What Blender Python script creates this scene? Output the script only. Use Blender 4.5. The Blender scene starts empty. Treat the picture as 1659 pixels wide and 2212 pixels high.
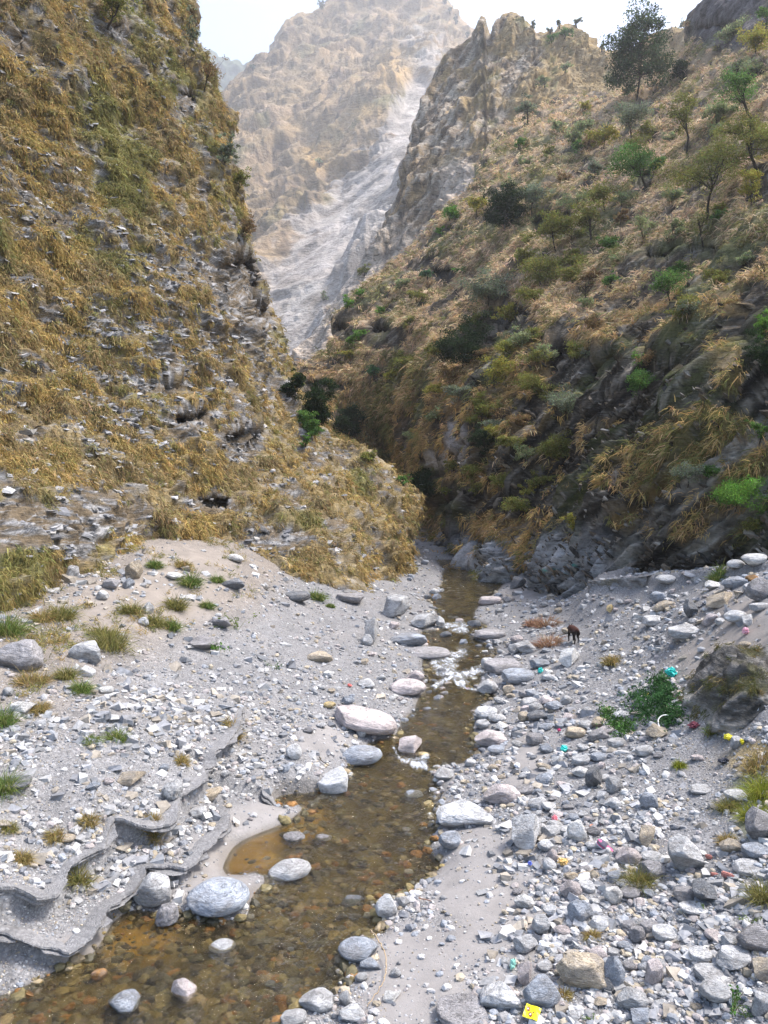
import bpy, bmesh, math, random
import numpy as np
from mathutils import Vector, Matrix
from mathutils.bvhtree import BVHTree

random.seed(5)
rng = np.random.default_rng(7)
scene = bpy.context.scene
COL = scene.collection
PI = math.pi

# ------------------------------------------------------------------ camera
CAM_Z = 7.0
PITCH = math.atan(69 / 1659.0)
SP, CP = math.sin(PITCH), math.cos(PITCH)
cam_data = bpy.data.cameras.new("camera")
cam = bpy.data.objects.new("camera", cam_data)
COL.objects.link(cam)
cam.location = (0, 0, CAM_Z)
cam.rotation_euler = (PI / 2 - PITCH, 0, 0)
cam_data.sensor_fit = 'HORIZONTAL'
cam_data.sensor_width = 36
cam_data.lens = 36
cam_data.clip_end = 5000
scene.camera = cam


def ray(u, v):
    u = np.asarray(u, float); v = np.asarray(v, float)
    cx = (u - 829.5) / 1659.0
    cy = (1106.0 - v) / 1659.0
    y = CP + SP * cy
    return cx / y, (CP * cy - SP) / y


def at(u, v, Y):
    rx, rz = ray(u, v)
    Y = np.asarray(Y, float)
    return np.stack(np.broadcast_arrays(rx * Y, Y, CAM_Z + rz * Y), -1)


def proj(p):
    p = np.asarray(p, float)
    x, y, z = p[..., 0], p[..., 1], p[..., 2] - CAM_Z
    f = CP * y - SP * z
    up = SP * y + CP * z
    return 829.5 + 1659 * x / f, 1106 - 1659 * up / f


SLOPE = 0.02


def zw(y):
    return SLOPE * np.asarray(y, float) - 0.2


def on_plane(u, v, h=0.0):
    rx, rz = ray(u, v)
    Y = (CAM_Z + 0.2 - np.asarray(h, float)) / (SLOPE - rz)
    return np.stack(np.broadcast_arrays(rx * Y, Y), -1)


# ------------------------------------------------------------------ noise
_perm = np.random.default_rng(11).permutation(256)
_perm = np.concatenate([_perm, _perm, _perm])
_g = np.random.default_rng(12).normal(size=(256, 3))
_g /= np.linalg.norm(_g, axis=1)[:, None]


def perlin(p):
    p = np.asarray(p, float)
    sh = p.shape[:-1]
    p = p.reshape(-1, 3)
    i = np.floor(p).astype(np.int64)
    f = p - i
    i &= 255
    w = f * f * f * (f * (f * 6 - 15) + 10)
    out = np.zeros(len(p))
    for dx in (0, 1):
        wx = w[:, 0] if dx else 1 - w[:, 0]
        a = _perm[(i[:, 0] + dx) & 255]
        for dy in (0, 1):
            wy = w[:, 1] if dy else 1 - w[:, 1]
            b = _perm[(a + i[:, 1] + dy) & 255]
            for dz in (0, 1):
                wz = w[:, 2] if dz else 1 - w[:, 2]
                g = _g[_perm[(b + i[:, 2] + dz) & 255]]
                d = g[:, 0] * (f[:, 0] - dx) + g[:, 1] * (f[:, 1] - dy) + g[:, 2] * (f[:, 2] - dz)
                out += wx * wy * wz * d
    return (out * 1.5).reshape(sh)


def fbm(p, octv=4, gain=0.5, lac=2.03):
    a, s, tot = 1.0, 0.0, 0.0
    p = np.asarray(p, float)
    for k in range(octv):
        s = s + a * perlin(p + 17.3 * k)
        tot += a
        a *= gain
        p = p * lac
    return s / tot


def ridged(p, octv=4, gain=0.5, lac=2.03):
    a, s, tot = 1.0, 0.0, 0.0
    p = np.asarray(p, float)
    for k in range(octv):
        s = s + a * (1 - 2 * np.abs(perlin(p + 31.7 * k)))
        tot += a
        a *= gain
        p = p * lac
    return s / tot


def sstep(a, b, x):
    t = np.clip((x - a) / (b - a), 0, 1)
    return t * t * (3 - 2 * t)


def saw(q):
    """asymmetric ledge profile, 0..1"""
    f = q - np.floor(q)
    return np.where(f < .84, f / .84, (1 - f) / .16)


def lerp(a, b, t):
    return a + (b - a) * t


# ------------------------------------------------------------------ interpolation
class RBF:
    def __init__(self, pts, vals, tps=True, smooth=0.0):
        self.p = np.asarray(pts, float)
        self.tps = tps
        n = len(self.p)
        K = self.k(self.p, self.p) + smooth * np.eye(n)
        P = np.hstack([np.ones((n, 1)), self.p])
        A = np.block([[K, P], [P.T, np.zeros((3, 3))]])
        b = np.concatenate([np.asarray(vals, float), np.zeros(3)])
        self.c = np.linalg.solve(A, b)

    def k(self, a, b):
        r = np.sqrt(((a[:, None, :] - b[None, :, :]) ** 2).sum(-1))
        return r * r * np.log(r + 1e-9) if self.tps else -r

    def __call__(self, q):
        sh = q.shape[:-1]
        q = q.reshape(-1, 2)
        out = np.empty(len(q))
        n = len(self.p)
        for s in range(0, len(q), 40000):
            c = q[s:s + 40000]
            out[s:s + 40000] = self.k(c, self.p) @ self.c[:n] + self.c[n] + c @ self.c[n + 1:]
        return out.reshape(sh)


def poly_dist(q, line, closed=False):
    line = np.asarray(line, float)
    a = line if closed else line[:-1]
    b = np.roll(line, -1, 0) if closed else line[1:]
    best = np.full(len(q), 1e9)
    for (ax, ay), (bx, by) in zip(a, b):
        dx, dy = bx - ax, by - ay
        t = np.clip(((q[:, 0] - ax) * dx + (q[:, 1] - ay) * dy) / (dx * dx + dy * dy + 1e-12), 0, 1)
        d = (q[:, 0] - ax - t * dx) ** 2 + (q[:, 1] - ay - t * dy) ** 2
        np.minimum(best, d, out=best)
    return np.sqrt(best)


def inside(q, poly):
    poly = np.asarray(poly, float)
    a, b = poly, np.roll(poly, -1, 0)
    c = np.zeros(len(q), bool)
    for (ax, ay), (bx, by) in zip(a, b):
        if ay == by:
            continue
        m = (ay > q[:, 1]) != (by > q[:, 1])
        c ^= m & (q[:, 0] < (bx - ax) * (q[:, 1] - ay) / (by - ay) + ax)
    return c


def resample(line, step, smooth=0):
    line = np.asarray(line, float)
    for _ in range(smooth):
        q = line[:-1] * .75 + line[1:] * .25
        r = line[:-1] * .25 + line[1:] * .75
        line = np.vstack([line[:1], np.stack([q, r], 1).reshape(-1, line.shape[1]), line[-1:]])
    d = np.concatenate([[0], np.cumsum(np.linalg.norm(np.diff(line, axis=0), axis=1))])
    n = max(2, int(d[-1] / step))
    s = np.linspace(0, d[-1], n)
    return np.stack([np.interp(s, d, line[:, k]) for k in range(line.shape[1])], -1)


# ------------------------------------------------------------------ mesh helpers
def mesh_np(name, verts, faces, cols=None, smooth=True, extra=None, mats=None, matidx=None):
    """faces: (n,3) or (n,4) int array"""
    verts = np.ascontiguousarray(verts, np.float32)
    faces = np.ascontiguousarray(faces, np.int32)
    me = bpy.data.meshes.new(name)
    n, k = faces.shape
    me.vertices.add(len(verts))
    me.vertices.foreach_set("co", verts.ravel())
    me.loops.add(n * k)
    me.loops.foreach_set("vertex_index", faces.ravel())
    me.polygons.add(n)
    me.polygons.foreach_set("loop_start", np.arange(0, n * k, k, dtype=np.int32))
    me.polygons.foreach_set("use_smooth", np.full(n, smooth, bool))
    if matidx is not None:
        me.polygons.foreach_set("material_index", np.ascontiguousarray(matidx, np.int32))
    me.update(calc_edges=True)
    if cols is not None:
        a = me.color_attributes.new("Col", 'FLOAT_COLOR', 'POINT')
        c = np.ones((len(verts), 4), np.float32)
        c[:, :3] = cols
        a.data.foreach_set("color", c.ravel())
    if extra:
        for kname, val in extra.items():
            a = me.attributes.new(kname, 'FLOAT', 'POINT')
            a.data.foreach_set("value", np.ascontiguousarray(val, np.float32))
    for m in (mats or []):
        me.materials.append(m)
    return me


def link(name, me, parent=None, loc=None):
    o = bpy.data.objects.new(name, me)
    COL.objects.link(o)
    if parent is not None:
        o.parent = parent
    if loc is not None:
        o.location = loc
    return o


def tag(o, label=None, cat=None, group=None, kind=None):
    if label: o["label"] = label
    if cat: o["category"] = cat
    if group: o["group"] = group
    if kind: o["kind"] = kind
    return o


def empty(name, loc):
    o = bpy.data.objects.new(name, None)
    o.empty_display_size = 0.2
    COL.objects.link(o)
    o.location = loc
    return o


def grid_faces(n, m):
    i = np.arange(n * m).reshape(n, m)
    return np.stack([i[:-1, :-1], i[1:, :-1], i[1:, 1:], i[:-1, 1:]], -1).reshape(-1, 4)


class Tubes:
    """collects tapered tubes, cards and blobs into one mesh"""
    def __init__(self):
        self.v, self.f, self.n = [], [], 0

    def tube(self, pts, rad, sides=5):
        pts = np.asarray(pts, float)
        k = len(pts)
        rad = np.broadcast_to(np.asarray(rad, float), (k,))
        t = np.gradient(pts, axis=0)
        t /= np.linalg.norm(t, axis=1)[:, None] + 1e-9
        ref = np.array([0.31, 0.93, 0.2])
        a = np.cross(t, ref); a /= np.linalg.norm(a, axis=1)[:, None] + 1e-9
        b = np.cross(t, a)
        ang = np.arange(sides) * 2 * PI / sides
        ring = pts[:, None] + rad[:, None, None] * (a[:, None] * np.cos(ang)[None, :, None] + b[:, None] * np.sin(ang)[None, :, None])
        self.v.append(ring.reshape(-1, 3))
        i = np.arange(k * sides).reshape(k, sides) + self.n
        j = np.roll(i, -1, 1)
        self.f.append(np.stack([i[:-1], j[:-1], j[1:], i[1:]], -1).reshape(-1, 4))
        self.n += k * sides

    def build(self, name, mat, parent=None, loc=None, smooth=True):
        me = mesh_np(name, np.vstack(self.v), np.vstack(self.f), smooth=smooth, mats=[mat])
        return link(name, me, parent, loc)


def rand_unit(n):
    v = rng.normal(size=(n, 3))
    return v / np.linalg.norm(v, axis=1)[:, None]


def leaf_cards(cent, size, nrm=None, aspect=0.6):
    """quads with random orientation; returns verts, faces"""
    n = len(cent)
    a = rand_unit(n)
    b = np.cross(a, rand_unit(n)); b /= np.linalg.norm(b, axis=1)[:, None] + 1e-9
    s = np.broadcast_to(np.asarray(size, float), (n,))[:, None]
    a = a * s * .5; b = b * s * .5 * aspect
    v = np.stack([cent - a, cent + b - a * .1, cent + a, cent - b - a * .1], 1).reshape(-1, 3)
    f = np.arange(4 * n).reshape(n, 4)
    return v, f


def blades(root, out, length, width, B, col, droop=0.6, spread=0.5, down=None, colvar=0.18, rootjit=0.25):
    """grass tufts: N tufts of B blades. out (N,3) main direction. returns verts, tris, cols"""
    N = len(root)
    r = np.repeat(root, B, 0); o = np.repeat(out, B, 0)
    L = np.repeat(length, B) * rng.uniform(.45, 1.1, N * B)
    W = np.repeat(np.broadcast_to(width, (N,)), B) * rng.uniform(.7, 1.2, N * B)
    c = np.repeat(col, B, 0) * (1 + colvar * rng.normal(size=(N * B, 1))) * (1 + .06 * rng.normal(size=(N * B, 3)))
    d = o + spread * rng.normal(size=(N * B, 3))
    d /= np.linalg.norm(d, axis=1)[:, None]
    r = r + rng.normal(size=(N * B, 3)) * (np.repeat(length, B) * rootjit)[:, None]
    dn = np.array([0, 0, -1.0]) if down is None else down
    mid = r + d * (L * .55)[:, None] + dn * (L * droop * .12)[:, None]
    d2 = d + dn * droop * rng.uniform(.6, 1.4, (N * B, 1))
    d2 /= np.linalg.norm(d2, axis=1)[:, None] + 1e-9
    tip = mid + d2 * (L * .5)[:, None]
    side = np.cross(d, rand_unit(N * B)); side /= np.linalg.norm(side, axis=1)[:, None] + 1e-9
    side *= (W * .5)[:, None]
    v = np.stack([r - side, r + side, mid - side * .8, mid + side * .8, tip], 1).reshape(-1, 3)
    k = np.arange(N * B)[:, None] * 5
    f = np.concatenate([k + np.array([[0, 1, 3]]), k + np.array([[0, 3, 2]]), k + np.array([[2, 3, 4]])], 0)
    return v, f, np.clip(np.repeat(c, 5, 0), 0.005, .9)


# ------------------------------------------------------------------ materials
def new_mat(name):
    m = bpy.data.materials.new(name)
    m.use_nodes = True
    nt = m.node_tree
    nt.nodes.clear()
    out = nt.nodes.new("ShaderNodeOutputMaterial")
    return m, nt, out


def N(nt, typ, **kw):
    n = nt.nodes.new("ShaderNode" + typ)
    ins = kw.pop("ins", {})
    for k, v in kw.items():
        setattr(n, k, v)
    for k, v in ins.items():
        if isinstance(v, bpy.types.NodeSocket):
            nt.links.new(v, n.inputs[k])
        else:
            n.inputs[k].default_value = v
    return n


def math_(nt, op, a, b=None, c=None, clamp=False):
    n = nt.nodes.new("ShaderNodeMath")
    n.operation = op
    n.use_clamp = clamp
    for i, x in enumerate((a, b, c)):
        if x is None: continue
        if isinstance(x, bpy.types.NodeSocket): nt.links.new(x, n.inputs[i])
        else: n.inputs[i].default_value = x
    return n.outputs[0]


def mix_rgb(nt, typ, fac, a, b):
    n = nt.nodes.new("ShaderNodeMix")
    n.data_type = 'RGBA'
    n.blend_type = typ
    for i, x in ((0, fac), (6, a), (7, b)):
        if isinstance(x, bpy.types.NodeSocket): nt.links.new(x, n.inputs[i])
        else: n.inputs[i].default_value = x if i == 0 else (*x, 1)
    return n.outputs[2]


def mrange(nt, x, a, b, c, d):
    n = N(nt, "MapRange", ins={0: x, 1: a, 2: b, 3: c, 4: d})
    return n.outputs[0]


def noise(nt, vec, scale, detail=4, rough=.55, dist=0.0):
    return N(nt, "TexNoise", ins={"Vector": vec, "Scale": scale, "Detail": detail, "Roughness": rough, "Distortion": dist}).outputs[0]


def scaled(nt, col, fac):
    return mix_rgb(nt, 'MULTIPLY', 1.0, col, N(nt, "CombineColor", ins={0: fac, 1: fac, 2: fac}).outputs[0])


def finish(nt, out, col, rough=.9, bump=None, bump_d=.02, bump_s=.6, spec=.25):
    b = N(nt, "BsdfPrincipled", ins={"Base Color": col, "Roughness": rough, "Specular IOR Level": spec})
    if bump is not None:
        bn = N(nt, "Bump", ins={"Height": bump, "Distance": bump_d, "Strength": bump_s})
        nt.links.new(bn.outputs[0], b.inputs["Normal"])
    nt.links.new(b.outputs[0], out.inputs[0])
    return b


def mat_terrain(name, s1, s2, bump_d, var=(.6, 1.4), rot=(.16, .1, 0), an=5.0, fl=1.0):
    m, nt, out = new_mat(name)
    co = N(nt, "TexCoord").outputs["Object"]
    col = N(nt, "Attribute", attribute_name="Col").outputs[0]
    rk = N(nt, "Attribute", attribute_name="rock").outputs["Fac"]
    n1 = noise(nt, co, s1, 6, .65)
    n2 = noise(nt, co, s2, 4, .6)
    mp = N(nt, "Mapping", ins={"Vector": co, "Rotation": rot, "Scale": (1, 1, an)}).outputs[0]
    n3 = noise(nt, mp, s1 * .9, 6, .68, .4)
    v = mrange(nt, math_(nt, 'ADD', math_(nt, 'MULTIPLY', n1, .5), math_(nt, 'MULTIPLY', n2, .5)), .3, .7, var[0], var[1])
    base = scaled(nt, col, v)
    pale = math_(nt, 'MULTIPLY', mrange(nt, n3, .56, .66, 0, .75), rk)
    dark = math_(nt, 'MULTIPLY', mrange(nt, n3, .36, .45, .8, 0), rk)
    base = mix_rgb(nt, 'MIX', math_(nt, 'MULTIPLY', pale, fl), base, (.34, .33, .315))
    base = mix_rgb(nt, 'MIX', dark, base, (.035, .031, .027))
    h = math_(nt, 'ADD', n1, math_(nt, 'ADD', math_(nt, 'MULTIPLY', n2, .5), math_(nt, 'MULTIPLY', n3, 1.2)))
    finish(nt, out, base, .95, h, bump_d, .9, .1)
    return m


def mat_attr(name, rough=.9, var=0.0, scale=20, spec=.2, bump_d=0.0):
    m, nt, out = new_mat(name)
    col = N(nt, "Attribute", attribute_name="Col").outputs[0]
    bump = None
    if var:
        co = N(nt, "TexCoord").outputs["Object"]
        n1 = noise(nt, co, scale, 5, .6)
        col = scaled(nt, col, mrange(nt, n1, .3, .7, 1 - var, 1 + var))
        bump = n1 if bump_d else None
    finish(nt, out, col, rough, bump, bump_d, .6, spec)
    return m


def mat_leaf(name, attr=True, color=None, trans=.35):
    m, nt, out = new_mat(name)
    if attr:
        col = N(nt, "Attribute", attribute_name="Col").outputs[0]
    else:
        col = N(nt, "RGB").outputs[0]; nt.nodes[-1].outputs[0].default_value = (*color, 1)
    d = N(nt, "BsdfDiffuse", ins={"Color": col})
    t = N(nt, "BsdfTranslucent", ins={"Color": col})
    mx = N(nt, "MixShader", ins={0: trans, 1: d.outputs[0], 2: t.outputs[0]})
    nt.links.new(mx.outputs[0], out.inputs[0])
    return m


def mat_plain(name, color, rough=.6, spec=.3, metal=0, var=.15, scale=12, bump=0):
    m, nt, out = new_mat(name)
    co = N(nt, "TexCoord").outputs["Object"]
    n1 = noise(nt, co, scale, 4, .6)
    rgb = N(nt, "RGB"); rgb.outputs[0].default_value = (*color, 1)
    c = scaled(nt, rgb.outputs[0], mrange(nt, n1, .3, .7, 1 - var, 1 + var))
    b = finish(nt, out, c, rough, n1 if bump else None, bump, .7, spec)
    b.inputs["Metallic"].default_value = metal
    return m


def mat_rock():
    m, nt, out = new_mat("river_boulder_stone")
    oi = N(nt, "ObjectInfo")
    co = N(nt, "TexCoord").outputs["Object"]
    off = math_(nt, 'MULTIPLY', oi.outputs["Random"], 60.0)
    vec = N(nt, "VectorMath", operation='ADD', ins={0: co, 1: N(nt, "CombineXYZ", ins={0: off, 1: off, 2: off}).outputs[0]}).outputs[0]
    n1 = noise(nt, vec, 1.3, 7, .62, .3)
    n2 = noise(nt, vec, 6.0, 6, .7)
    st = N(nt, "Mapping", ins={"Vector": vec, "Rotation": (.5, .35, .8), "Scale": (1.1, 1.3, 5.5)}).outputs[0]
    n3 = noise(nt, st, 1.6, 5, .65, .8)
    base = scaled(nt, oi.outputs["Color"], mrange(nt, n1, .32, .68, .74, 1.2))
    base = scaled(nt, base, mrange(nt, n2, .35, .7, .78, 1.14))
    base = scaled(nt, base, mrange(nt, n3, .3, .65, .80, 1.14))
    dirt = mrange(nt, noise(nt, vec, .8, 5, .7, .5), .46, .62, 0, .55)
    base = mix_rgb(nt, 'MIX', dirt, base, (.20, .185, .17))
    vein = math_(nt, 'ABSOLUTE', math_(nt, 'SUBTRACT', noise(nt, vec, 1.9, 3, .5, 1.2), .5))
    vf = mrange(nt, vein, 0.0, .018, .35, 0.0)
    base = mix_rgb(nt, 'MIX', vf, base, (.62, .6, .58))
    ck = math_(nt, 'ABSOLUTE', math_(nt, 'SUBTRACT', noise(nt, st, 1.1, 4, .6, 1.6), .5))
    cf = mrange(nt, ck, 0.0, .022, .5, 1.0)
    base = scaled(nt, base, cf)
    h = math_(nt, 'ADD', math_(nt, 'MULTIPLY', n2, .6), math_(nt, 'ADD', math_(nt, 'MULTIPLY', n3, .5), math_(nt, 'MULTIPLY', cf, .4)))
    finish(nt, out, base, .88, h, .12, .75, .25)
    return m


M_ROCK = mat_rock()
M_PEB = mat_attr("loose_pebbles", .9, .16, 45, .2)
M_WETPEB = mat_attr("wet_streambed_stones", .5, .25, 18, .3)
M_GRASS = mat_leaf("dry_grass", trans=.3)
M_LEAF = mat_leaf("leaves", trans=.35)
M_SHALE = mat_attr("broken_shale", .85, .25, 9, .25, .03)
M_BARK = mat_plain("dark_bark", (.045, .036, .028), .95, .1, 0, .4, 14)
M_PALEBARK = mat_plain("pale_dead_wood", (.24, .21, .18), .95, .1, 0, .3, 14)
M_LEFT = mat_terrain("left_hillside_rock", 2.2, 9.0, .12)
M_RIGHT = mat_terrain("right_hillside_rock", 1.6, 7.0, .18, (.55, 1.45), (0, .75, .35), 5, .45)
M_FAR = mat_terrain("far_mountain_rock", .16, .6, 1.6, (.6, 1.4), (.2, 1.0, .4), 3.5, .5)
M_MID = mat_terrain("crag_rock", .45, 2.0, .9, (.55, 1.45), (.15, 1.05, .3), 4, .9)


def mat_ground():
    m, nt, out = new_mat("sand_and_gravel")
    co = N(nt, "TexCoord").outputs["Object"]
    col = N(nt, "Attribute", attribute_name="Col").outputs[0]
    gv = N(nt, "Attribute", attribute_name="gravel").outputs["Fac"]
    v1 = N(nt, "TexVoronoi", ins={"Vector": co, "Scale": 17.0})
    v2 = N(nt, "TexVoronoi", ins={"Vector": co, "Scale": 42.0})
    c1 = mrange(nt, N(nt, "SeparateColor", ins={0: v1.outputs["Color"]}).outputs[0], 0, 1, .62, 1.45)
    c2 = mrange(nt, N(nt, "SeparateColor", ins={0: v2.outputs["Color"]}).outputs[1], 0, 1, .66, 1.4)
    e1 = mrange(nt, v1.outputs["Distance"], .25, .75, 1.0, .62)
    e2 = mrange(nt, v2.outputs["Distance"], .25, .75, 1.0, .66)
    nz = noise(nt, co, 1.1, 6, .65)
    sel = mrange(nt, noise(nt, co, 3.1, 3, .6), .45, .58, 0, 1)
    a = math_(nt, 'MULTIPLY', c1, e1); b = math_(nt, 'MULTIPLY', c2, e2)
    g = N(nt, "Mix", data_type='FLOAT', ins={0: sel, 2: b, 3: a}).outputs[0]
    fac = N(nt, "Mix", data_type='FLOAT', ins={0: gv, 2: 1.0, 3: g}).outputs[0]
    grain = mrange(nt, noise(nt, co, 160, 2, .6), .3, .7, .86, 1.14)
    base = scaled(nt, scaled(nt, col, fac), grain)
    base = scaled(nt, base, mrange(nt, nz, .3, .7, .82, 1.15))
    hh = N(nt, "Mix", data_type='FLOAT', ins={0: sel, 2: v2.outputs["Distance"], 3: v1.outputs["Distance"]}).outputs[0]
    h = math_(nt, 'ADD', math_(nt, 'MULTIPLY', math_(nt, 'MULTIPLY', hh, gv), -1.0), math_(nt, 'MULTIPLY', noise(nt, co, 12, 6, .7), .5))
    finish(nt, out, base, .95, h, .025, .8, .15)
    return m


M_GROUND = mat_ground()
# ------------------------------------------------------------------ stream outline (image design points, laid on the water plane)
L_EDGE = [(-420, 2250), (-150, 2195), (0, 2156), (90, 2116), (150, 2082), (197, 2069), (230, 2022), (233, 2006), (247, 1989), (283, 1962), (347, 1975),
          (387, 1975), (410, 1975), (533, 1998), (541, 1959), (550, 1926), (572, 1915), (578, 1892), (553, 1880), (515, 1892), (476, 1886), (500, 1835),
          (530, 1812), (560, 1801), (625, 1776), (663, 1742), (640, 1735), (600, 1745), (588, 1738), (600, 1715), (680, 1712), (760, 1690), (742, 1655),
          (790, 1632), (780, 1616), (810, 1598), (853, 1594), (863, 1573), (870, 1553), (896, 1536), (903, 1513), (920, 1489), (920, 1459), (912, 1436), (915, 1418),
          (925, 1398), (916, 1373), (906, 1363), (958, 1359), (957, 1346), (943, 1323), (930, 1300), (923, 1283), (955, 1265), (953, 1243), (958, 1228), (942, 1213), (945, 1208)]
R_EDGE = [(560, 2330), (590, 2212), (620, 2190), (650, 2170), (735, 2146), (766, 2109), (740, 2078), (730, 2052), (760, 2029), (828, 2022), (836, 1996), (808, 1966), (822, 1942),
          (870, 1939), (906, 1916), (946, 1878), (958, 1864), (926, 1846), (923, 1826), (946, 1809), (940, 1769), (943, 1736), (960, 1703), (938, 1694), (934, 1672),
          (953, 1655), (1030, 1644), (1026, 1613), (1020, 1579), (1026, 1549), (1032, 1523), (1070, 1509), (1068, 1498), (1030, 1496), (1035, 1473), (1043, 1459), (1042, 1436),
          (1073, 1416), (1073, 1396), (1022, 1383), (1018, 1366), (1060, 1354), (1018, 1333), (1036, 1303), (1073, 1279), (1093, 1252), (1075, 1240), (1050, 1228), (1005, 1215), (975, 1209)]
_pl = on_plane(*np.array(L_EDGE, float).T)
_pr = on_plane(*np.array(R_EDGE, float).T)
STREAM = np.vstack([resample(_pl, .25, 1), resample(_pr, .25, 1)[::-1]])
STREAM = STREAM + 0.0
# ------------------------------------------------------------------ ledges on the left bank
LEDGE_A = [(-260, 2100), (0, 2060), (62, 2050), (147, 2053), (205, 2004), (226, 1974), (286, 1926), (308, 1892), (400, 1889), (432, 1852), (488, 1788), (478, 1735)]
LEDGE_B = [(-260, 1978), (0, 1942), (108, 1912), (154, 1864), (230, 1826), (252, 1792), (356, 1769), (393, 1730), (446, 1678), (452, 1650), (505, 1590), (545, 1520)]
LEDGE_C = [(553, 1712), (575, 1716), (636, 1709), (688, 1704), (722, 1676), (735, 1655)]
LEDGES = []
for pts, hh, S, ov in ((LEDGE_A, .30, .27, .07), (LEDGE_B, .95, .34, .06), (LEDGE_C, .26, .22, .06)):
    xy = on_plane(*np.array(pts, float).T, hh)
    LEDGES.append((resample(xy, .03, 0), hh, S, ov))

# ------------------------------------------------------------------ ground heights above the sloping water plane
GP = [(0, 1940, .72), (0, 1800, 1.2), (0, 1700, 1.5), (0, 1600, 1.85), (0, 1500, 2.2), (0, 1400, 2.6), (0, 1300, 3.05), (0, 1230, 3.6),
      (-300, 1800, 1.6), (-300, 1500, 2.7), (-300, 1300, 3.4), (-250, 2000, .7), (-300, 2080, .25), (0, 2110, .1), (100, 2075, .1), (190, 2040, .12), (230, 1990, .15),
      (120, 1990, .2), (250, 1900, .25), (330, 1850, .3), (430, 1790, .3), (470, 1860, .12), (500, 1780, .1), (540, 1740, .18), (440, 1930, .15), (520, 1920, .08),
      (200, 1780, .95), (250, 1700, 1.15), (350, 1650, 1.05), (300, 1600, 1.4), (420, 1600, .9), (200, 1500, 2.0), (300, 1500, 1.6), (300, 1350, 2.5), (300, 1250, 3.2), (200, 1250, 3.4), (300, 1200, 3.8),
      (450, 1500, 1.05), (450, 1400, 1.7), (500, 1330, 2.1), (500, 1250, 2.9), (520, 1200, 3.3), (500, 1170, 3.6), (620, 1330, 1.35), (650, 1290, 1.4), (740, 1310, .85), (700, 1400, .75), (600, 1500, .75), (560, 1600, .65),
      (650, 1600, .5), (620, 1680, .3), (720, 1600, .35), (800, 1500, .4), (800, 1420, .45), (800, 1350, .6), (860, 1300, .5), (870, 1240, .45), (900, 1200, .4), (900, 1150, .5), (600, 1730, .06), (640, 1755, .06),
      (900, 2100, .14), (850, 2180, .16), (800, 2212, .14), (1000, 2000, .2), (1000, 1900, .22), (980, 1830, .18), (1050, 1850, .26), (1050, 1780, .28), (1130, 1740, .45), (1150, 1650, .42), (1100, 1600, .35), (1150, 1550, .5), (1150, 1450, .55),
      (1150, 1380, .5), (1120, 1310, .4), (1180, 1290, .45), (1230, 1300, .55), (1245, 1340, .7), (1240, 1392, .8), (1130, 1265, .4),
      (1275, 1352, 1.15), (1320, 1345, 1.6), (1360, 1330, 2.0), (1400, 1330, 2.3), (1400, 1400, 1.8), (1400, 1470, 1.55), (1330, 1450, 1.2), (1330, 1560, 1.0), (1300, 1700, .75), (1400, 1750, .9), (1500, 1600, 1.5), (1500, 1500, 1.9), (1500, 1400, 2.4),
      (1500, 1300, 3.1), (1600, 1400, 2.9), (1659, 1300, 3.75), (1659, 1225, 4.15), (1800, 1300, 4.2), (1800, 1500, 3.0), (1640, 1700, 1.5), (1550, 1650, 1.35), (1500, 1900, .9), (1659, 1900, 1.25), (1659, 2212, 1.0), (1900, 1900, 1.8), (1800, 2300, 1.3),
      (1400, 2100, .62), (1250, 2212, .55), (1100, 2200, .4), (1200, 2000, .5), (1130, 2100, .4), (1100, 1950, .3), (1250, 1850, .6)]
GP = np.array(GP, float)
gxy = on_plane(GP[:, 0], GP[:, 1], GP[:, 2])
gh = GP[:, 2]
ex = []
for Y, x, h in ((33.5, 9.6, 2.3), (33.5, 10.8, 2.75), (32.2, 9.0, 2.6), (31.5, 13, 3.3), (29, 16, 4.1), (31.5, 6.6, .7), (30.7, 8.1, 1.05), (30.1, 8.9, 1.45), (29.5, 9.6, 2.2), (28.6, 10.2, 2.9), (31.2, 10.5, 2.75), (37, 8, .8), (38, 14, 3.2), (45, 16, 3.5), (45, 9, .8), (60, 12, 1.5), (60, 20, 4),
                (60, -4, 1), (60, -14, 5), (90, 12, 2), (90, -8, 2), (120, 6, 4), (120, 15, 6), (120, -15, 6), (40, -18, 5), (30, -20, 4.5), (20, -18, 4),
                (8, -3, -.1), (8, 3, .3), (6, 0, .1), (6, 5, 1.0), (6, -5, 1.2), (13, 9, 1.6), (15, 12, 2.8), (20, 15, 4)):
    ex.append((x, Y, h))
ex = np.array(ex)
gxy = np.vstack([gxy, ex[:, :2]])
gh = np.concatenate([gh, ex[:, 2]])
sh = resample(np.vstack([_pl]), .9)[::1]
sh2 = resample(np.vstack([_pr]), .9)
gxy = np.vstack([gxy, sh, sh2])
gh = np.concatenate([gh, np.full(len(sh), .03), np.full(len(sh2), .03)])


def lt(q):
    return np.stack([q[..., 0] / q[..., 1], .8 * np.log(q[..., 1])], -1)


GR = RBF(lt(gxy), gh, tps=False, smooth=.002)


EDGE = np.array([at(1274, 1256, 31.2), at(1330, 1250, 30.2), at(1400, 1243, 29.2), at(1520, 1230, 27.2), at(1659, 1214, 25.0), at(1800, 1200, 23.5)])


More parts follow.
